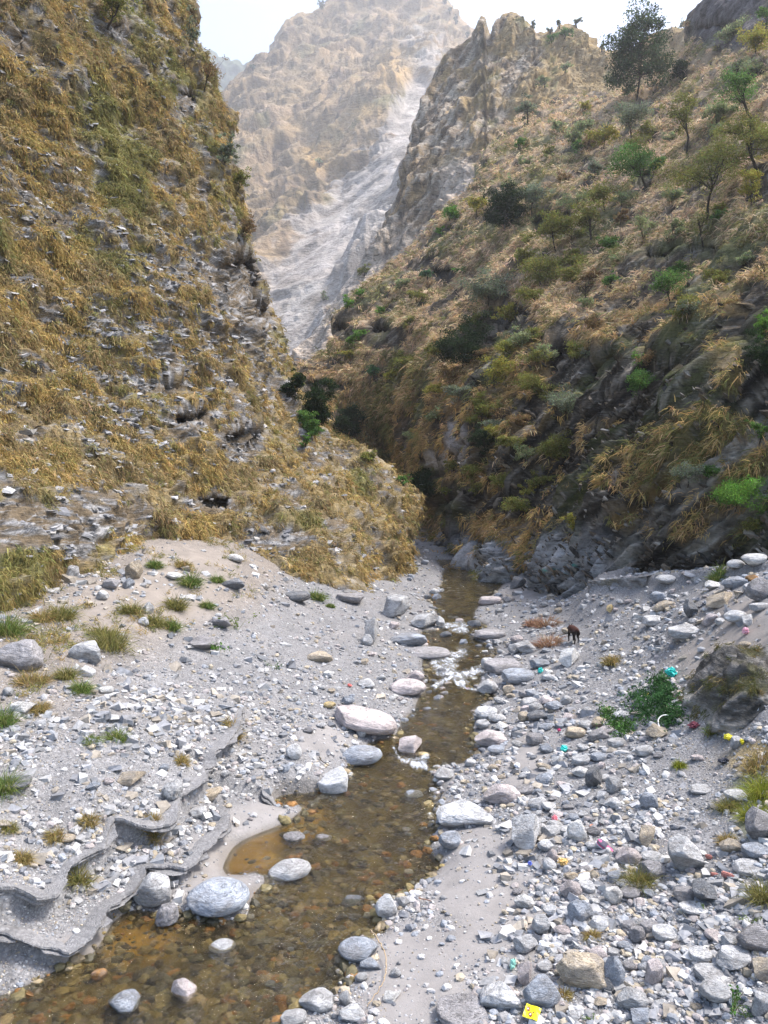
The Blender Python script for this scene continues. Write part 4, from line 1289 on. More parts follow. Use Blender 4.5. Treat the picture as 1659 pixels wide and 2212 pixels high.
 (1410, 1343, 48, 25, "L", "slab", "pale boulder half buried in the scree"),
 (1433, 1311, 46, 28, "T", "block", "tan triangular boulder on the scree", -.25),
 (1421, 1290, 38, 33, "B", "block", "blue-grey angular boulder above the tan triangular one"),
 (1440, 1262, 46, 18, "L", "oval", "long white stone near the top of the flat bank"),
 (1549, 1300, 74, 34, "T", "block", "long tan boulder on the scree slope", -.3),
 (1491, 1319, 38, 42, "D", "block", "dark angular boulder left of the long tan one"),
 (1533, 1339, 36, 30, "P", "block", "pale pinkish stone below the long tan boulder", -.5),
 (1556, 1343, 24, 19, "L", "round", "small white stone right of the pale pinkish stone"),
 (1591, 1337, 52, 30, "L", "oval", "pale oval boulder on the scree near the path"),
 (1613, 1343, 33, 28, "W", "block", "white angular boulder beside the pink rags"),
 (1539, 1266, 42, 22, "W", "block", "white boulder below the row of stones on the flat bank"),
 (1586, 1259, 52, 33, "B", "block", "blue-grey boulder at the base of the stacked boulders"),
 (1589, 1234, 38, 20, "L", "oval", "white oval boulder at the left end of the stacked row"),
 (1630, 1226, 56, 28, "W", "oval", "white rounded boulder on top of the stacked row at the right edge"),
 (1622, 1250, 29, 17, "O", "round", "rusty ochre stone wedged in the stacked boulders"),
 (1640, 1278, 58, 54, "V", "round", "big grey boulder of the stack at the right edge"),
 (1640, 1314, 40, 22, "G", "slab", "flat grey stone under the big boulder of the stack"),
 (1618, 1271, 28, 22, "L", "round", "pale stone left of the big boulder of the stack"),
 (1119, 1258, 33, 30, "D", "block", "dark blue block standing alone at the foot of the right cliff"),
 (1316, 1317, 18, 18, "Y", "block", "yellow brown stone standing upright below the wall"),
 (1610, 1394, 26, 13, "T", "oval", "brown flat stone lying on the dusty path"),
 (1589, 1606, 23, 32, "G", "slab", "upright grey stone standing between two yellow rags"),
 (1504, 1641, 29, 18, "P", "block", "brick shaped pinkish grey stone on the gravel path"),
 (938, 1279, 28, 16, "L", "round", "pale stone at the left water edge far upstream"),
 (1057, 1297, 52, 24, "P", "slab", "flat pinkish stone at the right water edge far upstream"),
 # left bank
 (53, 1420, 108, 72, "V", "round", "large round purplish boulder mottled with pale lichen at the left edge"),
 (190, 1408, 74, 62, "G", "block", "large grey boulder right of the mottled purplish one", .2),
 (188, 1451, 34, 28, "L", "slab", "pale slab propped under the large grey boulder on the left", .5),
 (18, 1495, 29, 22, "G", "round", "small round boulder under the mottled purplish boulder"),
 (318, 1316, 26, 28, "L", "block", "pale pointed stone on the sandy slope among grass tufts"),
 (289, 1234, 38, 46, "T", "block", "brown elongated boulder on the upper sandy slope", .6),
 (379, 1247, 38, 16, "W", "oval", "long white stone beside a green tuft on the sandy slope", .2),
 (508, 1208, 36, 16, "W", "oval", "long white stone at the top of the sandy slope", .2),
 (155, 1238, 30, 36, "G", "block", "square grey block at the foot of the left hillside"),
 (280, 1687, 66, 38, "T", "block", "creamy tan boulder on the upper gravel ledge"),
 (201, 1701, 29, 22, "B", "block", "bluish stone left of the creamy tan boulder", -.4),
 (234, 1690, 26, 18, "P", "round", "pinkish stone between the bluish stone and the creamy tan boulder"),
 (374, 1724, 50, 50, "G", "lump", "knobbly grey rock perched on the lip of the upper ledge"),
 (455, 1720, 54, 28, "T", "block", "tan wedge shaped stone below the lip of the upper ledge", -.35),
 (427, 1757, 40, 27, "L", "round", "grey stone with a pale cap on the lower ledge"),
 (145, 1816, 35, 18, "T", "slab", "light tan stone beside the dry tuft on the left gravel"),
 (158, 1798, 24, 20, "L", "block", "pale stone just above the light tan stone on the left gravel"),
 (42, 1532, 62, 40, "W", "block", "white angular rock below the mottled purplish boulder at the left"),
 (228, 1492, 34, 18, "W", "slab", "small white rock patch at the top of the left gravel slope"),
 (35, 1702, 80, 30, "D", "slab", "dark layered rock at the left edge of the gravel terrace"),
 (437, 1394, 64, 34, "V", "block", "dark cracked rock beside the bright green leafy weed"),
 (505, 1264, 54, 28, "D", "block", "dark rock sticking out of the top right of the sandy slope"),
 (238, 1264, 44, 28, "V", "block", "grey rock in the cluster at the top of the sandy slope by the brown boulder"),
 (222, 1288, 30, 22, "L", "round", "pale stone in front of the grey rock at the top of the sandy slope"),
 (276, 1262, 26, 24, "B", "block", "bluish rock under the brown elongated boulder"),
 (312, 1345, 26, 20, "L", "round", "pale stone below the pointed stone on the sandy slope"),
 (480, 1345, 60, 30, "V", "block", "grey rock beside the leafy olive weed"),
 (640, 1290, 60, 26, "D", "slab", "dark flat rock at the foot of the left hillside"),
 (760, 1292, 66, 30, "V", "slab", "grey layered rock at the foot of the left hillside near the tall grey block"),
]
for r in B:
    u, v, w, h, t, k, lab = r[:7]
    put_stone(u, v, w, h, t, k, "boulder", lab, "boulder", rot=(r[7] if len(r) > 7 else 0.0))

# smaller stones that nothing tells apart, one object each (grouped)
def tone_for(zone):
    return random.choice("GGGLLBBPTVW" if zone != "st" else "GLBVBDLP")


ZONES = [("rb", 165, [(1180, 1700, 110, 60), (1250, 1790, 110, 60), (1330, 1880, 110, 60), (1280, 1990, 110, 70), (1200, 2080, 100, 60), (1400, 2060, 110, 80), (1500, 2000, 110, 60), (1150, 1500, 70, 70), (1200, 1570, 90, 60), (1120, 1400, 60, 40), (1350, 2170, 130, 30), (1280, 1640, 100, 60)], (17, 50)),
         ("st", 95, [(985, 1390, 40, 20), (960, 1330, 40, 24), (1000, 1255, 50, 16), (940, 1470, 20, 30), (1030, 1480, 20, 30), (760, 1740, 60, 40), (870, 1880, 50, 40), (600, 2080, 80, 50), (1010, 1270, 90, 20), (960, 1300, 40, 20), (1080, 1300, 40, 20), (900, 1240, 20, 30), (1000, 1180, 40, 20), (930, 1520, 30, 40), (960, 1700, 30, 40), (1000, 1640, 30, 20), (640, 1850, 60, 30), (880, 1790, 60, 30), (870, 1520, 30, 30), (1040, 1420, 30, 40)], (9, 24)),
         ("lb", 40, [(650, 1560, 90, 50), (600, 1620, 70, 40), (720, 1480, 70, 40), (800, 1420, 40, 30), (400, 1790, 60, 40), (300, 1830, 60, 40), (230, 1920, 60, 40), (450, 1660, 60, 40)], (10, 24)),
         ("sl", 40, [(1420, 1320, 80, 40), (1350, 1370, 80, 40), (1500, 1350, 80, 40), (1330, 1300, 40, 30), (1200, 1330, 60, 30)], (9, 22))]
for z, n, blobs, (a, b) in ZONES:
    made = tries = 0
    while made < n and tries < n * 30:
        tries += 1
        cu, cv, ru, rv = random.choice(blobs)
        u = random.gauss(cu, ru * .6); v = random.gauss(cv, rv * .6)
        if not (0 < u < 1655 and 1150 < v < 2200): continue
        hp = hit(u, v, ("ground",))
        if hp is None: continue
        x, y = hp[0][:2]
        w = random.uniform(a, b) * (.75 + .4 * random.random())
        r = w * y / 1659 / 2
        if any((x - px) ** 2 + (y - py) ** 2 < (r * .75 + pr * .85) ** 2 for px, py, pr in PLACED): continue
        sdv = float(bil(GSD, x, y))
        if z == "st" and sdv < -.8: continue
        if z in ("rb", "lb") and sdv < .1: continue
        put_stone(u, v, w, w * random.uniform(.55, .85), tone_for(z), random.choice(("round", "block", "block", "lump", "slab")), "cobble", SG[z][0], "stone", SG[z][1], rot=random.uniform(-.3, .3))
        made += 1

# ------------------------------------------------------------------ uncountable gravel
def pebble_cloud(name, x, y, size, tones, base, mat, label, zoff=.12, cat="gravel"):
    n = len(x)
    bv, bf = base
    q = bv[None] * (1 + (.24 if len(bv) < 20 else .13) * rng.normal(size=(n, len(bv), 1)))
    q = q * np.stack([np.ones(n), .6 + .4 * rng.random(n), .4 + .35 * rng.random(n)], -1)[:, None] * (size / 2)[:, None, None]
    a = rng.random(n) * 6.28; t1 = .35 * rng.normal(size=n)
    c, s = np.cos(a), np.sin(a); ct, st = np.cos(t1), np.sin(t1)
    X = q[..., 0] * ct[:, None] + q[..., 2] * st[:, None]; Z = -q[..., 0] * st[:, None] + q[..., 2] * ct[:, None]
    q = np.stack([X * c[:, None] - q[..., 1] * s[:, None], X * s[:, None] + q[..., 1] * c[:, None], Z], -1)
    q = q + np.stack([x, y, gzf(x, y) + size * zoff * .5], -1)[:, None]
    F = (np.arange(n)[:, None, None] * len(bv) + bf[None]).reshape(-1, 3)
    tag(link(name, mesh_np(name, q.reshape(-1, 3), F, np.repeat(tones, len(bv), 0), False, None, [mat])), label, cat, kind="stuff")


PT = np.array([[.41, .40, .395], [.50, .49, .475], [.32, .335, .36], [.21, .215, .23], [.43, .385, .365], [.44, .375, .28], [.60, .58, .555], [.35, .34, .335]])


def sample_ground(n, ymax, power, dens):
    out_x, out_y = [], []
    tot = 0
    while tot < n:
        m = n * 3
        y = np.exp(rng.uniform(math.log(8.2), math.log(ymax), m))
        keep = rng.random(m) < (8.2 / y) ** power
        y = y[keep]
        x = rng.uniform(-.62, .62, len(y)) * y
        d = dens(x, y)
        k = rng.random(len(y)) < d
        out_x.append(x[k]); out_y.append(y[k]); tot += k.sum()
    return np.concatenate(out_x)[:n], np.concatenate(out_y)[:n]


SANDM = sandm.reshape(NX, NY); DUSTM = dust.reshape(NX, NY); GUV = gu.reshape(NX, NY)


def dens_small(x, y):
    sd = bil(GSD, x, y)
    d = np.clip(1 - .88 * bil(SANDM, x, y), 0, 1) * (1 - .72 * bil(DUSTM, x, y)) * (sd > .03)
    p = np.stack([x, y, 0 * x], -1)
    return d * np.clip(.75 + 1.0 * fbm(p * .7 + 4, 3), .15, 1)


def dens_mid(x, y):
    sd = bil(GSD, x, y)
    p = np.stack([x, y, 0 * x], -1)
    uu, vv = proj(np.stack([x, y, gzf(x, y)], -1))
    right = (uu > 850)
    z = np.where(right, np.clip(.55 + 1.6 * fbm(p * .55 + 14, 3), .03, 1), np.clip(.36 + 1.5 * fbm(p * .6 + 30, 3), .04, .8))
    lowl = blob(uu, vv, 640, 1560, 200, 110, .6) + blob(uu, vv, 450, 1740, 60, 90, .6) + blob(uu, vv, 330, 1850, 80, 60, .6)
    z = np.maximum(z, np.clip(lowl, 0, 1) * .85)
    foot_ = blob(uu, vv, 200, 1235, 260, 50, .6) + blob(uu, vv, 560, 1290, 160, 40, .6)
    z = np.maximum(z, np.clip(foot_, 0, 1) * .55)
    path = blob(uu, vv, 1530, 1650, 60, 180, .6) + blob(uu, vv, 1510, 1740, 60, 120, .5)
    up_ = blob(uu, vv, 1000, 1268, 100, 34, .6) + blob(uu, vv, 925, 1190, 40, 50, .6)
    return np.where(up_ > .4, .8, 0) + z * (1 - .92 * bil(SANDM, x, y) * (1 - .7 * np.clip(foot_, 0, 1))) * (1 - .8 * bil(DUSTM, x, y) * ~right * (1 - np.clip(foot_, 0, 1))) * (sd > -.12) * (1 - .8 * np.clip(path, 0, 1))


x, y = sample_ground(62000, 60, 1.15, dens_small)
sz = (.016 + .034 * rng.random(len(x)) ** 2.2) * (y / 11) ** .55
pebble_cloud("gravel", x, y, sz, PT[rng.integers(0, len(PT), len(x))] * (.46 + .48 * rng.random((len(x), 1))), I0, M_PEB, "fine grey gravel covering both banks of the stream")
x, y = sample_ground(15000, 70, .95, dens_mid)
sz = (.05 + .13 * rng.random(len(x)) ** 2.0) * (y / 13) ** .4
pebble_cloud("pebbles", x, y, sz, PT[rng.integers(0, len(PT), len(x))] * (.54 + .46 * rng.random((len(x), 1))), I1, M_PEB, "rounded grey and white pebbles heaped along both banks of the stream", .18, "pebbles")


def dens_bed(x, y):
    return ((bil(GSD, x, y) < .05)) * np.where(blob(*proj(np.stack([x, y, gzf(x, y)], -1)), 540, 1850, 80, 70) > .3, .05, 1.0)


x, y = sample_ground(4200, 60, 1.0, dens_bed)
BT = np.array([1.45, 1.3, 1.0]) * np.array([[.10, .085, .045], [.13, .115, .07], [.07, .062, .05], [.15, .085, .035], [.16, .14, .11], [.05, .05, .045], [.08, .075, .05], [.11, .10, .06], [.12, .10, .05], [.06, .06, .05]])
sz = (.04 + .24 * rng.random(len(x)) ** 3) * (y / 13) ** .3
pebble_cloud("streambed_stones", x, y, sz, BT[rng.integers(0, len(BT), len(x))] * (.7 + .6 * rng.random((len(x), 1))), I1, M_WETPEB, "brown and rust coloured stones on the bed of the clear stream", .1, "pebbles")


# flat angular slabs and splinters broken from the ledges
def slabs(n, name, label, blobs, smin, smax, cols):
    w = np.zeros(len(gp))
    for b_ in blobs: w = np.maximum(w, blob(gu, gv, *b_[:4], .6) * b_[4])
    w = w * (gsd > .05) * np.clip(.5 + 1.6 * n_b, .05, 1.5) * (gp[:, 1] / 14) ** -.5
    ids = rng.choice(len(gp), n, p=w / w.sum())
    p_ = gp[ids]
    s = (smin + (smax - smin) * rng.random(n) ** 3) * (p_[:, 1] / 13) ** .5
    base = np.array([[-1, -1, -1], [1, -1, -1], [1, 1, -1], [-1, 1, -1], [-1, -1, 1], [1, -1, 1], [1, 1, 1], [-1, 1, 1]], float)
    q = base[None] * (1 + .32 * rng.normal(size=(n, 8, 3))) * np.stack([np.ones(n), .55 + .4 * rng.random(n), .3 + .4 * rng.random(n)], -1)[:, None] * s[:, None, None] * .5
    R = np.array([np.array(Matrix.Rotation(rng.random() * 6.28, 3, 'Z') @ Matrix.Rotation(.25 * rng.normal(), 3, 'X') @ Matrix.Rotation(.25 * rng.normal(), 3, 'Y')) for _ in range(n)])
    q = np.einsum('nij,nkj->nki', R, q) + p_[:, None] + np.array([0, 0, .01])
    f = np.array([[0, 3, 2, 1], [4, 5, 6, 7], [0, 1, 5, 4], [1, 2, 6, 5], [2, 3, 7, 6], [3, 0, 4, 7]])
    F = (np.arange(n)[:, None, None] * 8 + f[None]).reshape(-1, 4)
    c_ = cols[rng.integers(0, len(cols), n)] * (.7 + .6 * rng.random((n, 1)))
    tag(link(name, mesh_np(name, q.reshape(-1, 3), F, np.repeat(c_, 8, 0), False, None, [M_SHALE])), label, "rock debris", kind="stuff")


SC_ = np.array([[.33, .325, .32], [.27, .27, .28], [.19, .195, .205], [.42, .41, .395], [.29, .255, .21]])
slabs(1500, "slab_rubble", "flat angular slabs and splinters of pale rock strewn over the left terrace", [(300, 1545, 150, 60, 1), (330, 1510, 90, 30, 1), (268, 1618, 110, 24, .8), (200, 1760, 260, 110, .35), (420, 1480, 260, 120, .25), (300, 1880, 160, 60, .4), (60, 1560, 80, 60, .5), (560, 1620, 160, 80, .4), (100, 1290, 130, 60, .5), (560, 1270, 200, 40, .4), (240, 1240, 120, 50, .5)], .04, .24, SC_)
slabs(2000, "broken_rubble", "broken angular stone rubble packed between the boulders of the right bank", [(1250, 1800, 190, 210, .8), (1330, 2050, 240, 160, .9), (1150, 1520, 140, 120, .7), (1400, 1330, 220, 90, .6), (1560, 1950, 140, 140, .6), (1130, 1350, 120, 70, .6), (860, 1420, 70, 100, .5)], .04, .22, SC_)

# ------------------------------------------------------------------ cemented gravel ledges on the left bank
for (xy, hh, S, ov), lab in zip(LEDGES, ("long low overhanging ledge of cemented gravel right above the water on the left", "upper overhanging ledge of cemented gravel stepping up the left bank", "small overhanging ledge of cemented gravel above the brown shallows")):
    t = np.gradient(xy, axis=0); t /= np.linalg.norm(t, axis=1)[:, None]
    for _ in range(60): t[1:-1] = (t[:-2] + 2 * t[1:-1] + t[2:]) / 4
    t /= np.linalg.norm(t, axis=1)[:, None]
    o_ = np.stack([t[:, 1], -t[:, 0]], -1)
    n = len(xy)
    zi = gzf(xy[:, 0] - o_[:, 0] * (ov + .14), xy[:, 1] - o_[:, 1] * (ov + .14))
    for _ in range(8): zi[1:-1] = (zi[:-2] + zi[1:-1] + zi[2:]) / 3
    k3 = np.stack([xy[:, 0], xy[:, 1], 0 * xy[:, 0]], -1)
    arc = np.concatenate([[0], np.cumsum(np.linalg.norm(np.diff(xy, axis=0), axis=1))])
    ef = sstep(0, .08, np.minimum(np.linspace(0, n, n), np.linspace(n, 0, n)) / n)

    def angular(step, amp):
        kn = np.cumsum(rng.uniform(step * .4, step * 1.6, int(arc[-1] / step * 1.4) + 6)) - step
        return np.interp(arc, kn, rng.uniform(-amp, amp, len(kn)))
    base_j = .05 + angular(.5, .11)
    cols_ = []                                      # (offset, dz relative to zi or 'g')
    for a in (-1.15, -.9, -.65, -.42):
        cols_.append((np.full(n, a), None, -.04))
    z = .0
    nl = 2
    for l in range(nl):
        off = base_j * (1 if l < 3 else .6) + angular(.26, .13) * (1 if l else .6) + .04 * fbm(k3 * 13 + l, 3) - .06 * max(0, l - 1)
        th = (.07, .05)[l] * (1 + angular(.7, .45))
        if l == 0:
            cols_.append((np.full(n, -.22), z - .03, .0)); cols_.append((np.full(n, -.09), z, .0))
        else:
            cols_.append((np.minimum(off, cols_[-1][0]) - .05, z - .004, .0))
        cols_.append((off, z - .006, 0)); cols_.append((off + .012, z - th * .5, 0)); cols_.append((off - .012, z - th, 0))
        z -= th
    for a, dz in ((-.12, .0), (-.3, .0), (-.6, -.04)):
        cols_.append((np.full(n, a), z + dz, 0))
    V3 = np.empty((n, len(cols_), 3))
    for j, (off, dz, gl) in enumerate(cols_):
        off = off - (1 - ef) * .4
        x = xy[:, 0] + o_[:, 0] * off; y = xy[:, 1] + o_[:, 1] * off
        if dz is None:
            zz = np.minimum(gzf(x, y) + gl, zi + .03)
        else:
            zz = np.where((off < -ov - .1) & (dz > -.05), gzf(x, y) - .02, zi + dz) + .02 * fbm(np.stack([x * 5, y * 5, 0 * x + j * .3], -1), 4)
        V3[:, j] = np.stack([x, y, zz], -1)
    prof = cols_
    pv_ = V3.reshape(-1, 3)
    lc_ = GRAV * (.92 + .25 * fbm(pv_ * np.array([2, 2, 9]), 4))[:, None]
    me = mesh_np("gravel_ledge", pv_, grid_faces(n, len(prof))[:, ::-1], lc_, False, {"gravel": np.full(len(pv_), .6)}, [M_GROUND])
    tag(link("gravel_ledge", me), lab, "rock ledge")
# ------------------------------------------------------------------ trees and shrubs
TINT = {"olive": (.20, .20, .055), "yellow": (.33, .30, .065), "green": (.11, .20, .05), "dark": (.028, .046, .019), "grey": (.19, .215, .14), "bright": (.13, .25, .045),
        "brown": (.24, .165, .08), "pine": (.07, .095, .045), "pale": (.26, .29, .145), "bluegreen": (.075, .15, .07)}


def base_hit(u, v):
    for k in range(12):
        h = hit(u, v + 3 * k)
        if h is not None: return h
    return None


def plant(name, label, ub, vb, cu, cv, w, h, kind, cat=None, group=None, dens=1.0, bare=False, pale=False, nb=9, pine=False, flat=.6, trunk_k=1.0, ball=False):
    hp = base_hit(ub, vb)
    if hp is None: return None
    base, nr, _, src = hp
    Y = base[1]; s = Y / 1659
    px = Y / 768.0
    c = np.array([(cu - ub) * s, -.25 * w * s * (0 if src == "ground" else 1), (vb - cv) * s])
    a = np.array([w * s / 2, w * s * .42, h * s / 2])
    root = empty(name, tuple(base))
    tag(root, label, cat or name.split("_")[-1], group)
    T = Tubes()
    Ht = np.linalg.norm(c) + a[2] * .4
    tree = "tree" in name
    if tree and not pine and not ball: trunk_k *= 1.5; dens *= .72
    r0 = max(.018 * Ht * trunk_k, (.8 if tree else .55) * px)
    k = 8
    t = np.linspace(0, 1, k)[:, None]
    top = c + np.array([0, 0, a[2] * (.75 if pine else .15)])
    wob = np.cumsum(rng.normal(size=(k, 3)), 0) * Ht * (.006 if pine else .022) * np.sin(t * PI)
    trunk = t * top + wob + np.array([0, 0, -.25]) * (1 - t)
    T.tube(trunk, r0 * (1 - .7 * t[:, 0]), 6)
    tips = []
    subc = [c + rng.uniform(-1, 1, 3) * a * np.array([.62, .62, .55]) for _ in range(4)]
    subr = [rng.uniform(.42, .72) for _ in range(4)]
    nbr = nb if not pine else 40
    for i in range(nbr):
        tt = rng.uniform(.45, .98) if not pine else rng.uniform(.22, .97)
        p0 = trunk[min(k - 1, int(tt * (k - 1)))] if not pine else top * tt
        if pine:
            rr = a[0] * (1.02 - .80 * max(0, tt - .3) ** 1.3 / .62)
            ang = rng.random() * 6.28
            p1 = p0 + np.array([math.cos(ang) * rr, math.sin(ang) * rr * .85, a[2] * rng.uniform(.05, .30)])
        else:
            dd = rng.normal(size=3); dd /= np.linalg.norm(dd)
            dd[2] = abs(dd[2]) * .8 - .15
            si = rng.integers(0, 4)
            p1 = subc[si] + dd * a * subr[si] * rng.uniform(.6, 1.0)
        m = (p0 + p1) / 2 + rng.normal(size=3) * np.linalg.norm(p1 - p0) * .12 - np.array([0, 0, .06]) * np.linalg.norm(p1 - p0)
        q = np.linspace(0, 1, 6)[:, None]
        br = (1 - q) ** 2 * p0 + 2 * q * (1 - q) * m + q * q * p1
        rb_ = max(r0 * .38, .24 * px)
        T.tube(br, rb_ * (1 - .75 * q[:, 0]), 4)
        for j in range(3 if not bare else 5):
            b0 = br[rng.integers(2, 6)]
            e = b0 + rng.normal(size=3) * a * (.30 if not bare else .36)
            T.tube(np.array([b0, (b0 + e) / 2 + rng.normal(size=3) * .05 * a, e]), [rb_ * .5, rb_ * .35, .12 * px], 3)
            tips.append(e)
        tips.append(p1); tips.append(br[4])
    bark = M_PALEBARK if pale else M_BARK
    tree = "tree" in name
    T.build("trunk" if tree else "stem", bark, root)
    if bare and dens <= 0: return root
    tips = np.array(tips)
    if ball:
        si = rng.integers(0, 4, 46)
        extra = rand_unit(46) * a * rng.uniform(.5, 1, (46, 1)) * np.array(subr)[si][:, None] + np.array(subc)[si]
        tips = np.vstack([tips, extra])
    area = (w / 2.16) * (h / 2.16)
    n = int(np.clip(dens * 4.2 * area, 300, 14000))
    ci = rng.integers(0, len(tips), n)
    cl_b = (.65 + .7 * rng.random(len(tips)))
    rad = np.array([.135, .135, .135 * flat]) * a[0] if not pine else np.array([.12, .12, .085]) * a[0]
    pts = tips[ci] + rng.normal(size=(n, 3)) * rad
    size = np.maximum(.05, .0022 * Y) * rng.uniform(.6, 1.3, n) * (1.5 if pine else 1)
    v, f = leaf_cards(pts, size, aspect=(.6 if not pine else .45))
    colr = np.array(TINT[kind]) * (cl_b[ci] * rng.uniform(.65, 1.35, n))[:, None] * (1 + .1 * rng.normal(size=(n, 3)))
    me = mesh_np("crown", v, f, np.clip(np.repeat(colr, 4, 0), .004, .8), False, None, [M_LEAF])
    link("crown" if tree else "foliage", me, root)
    return root


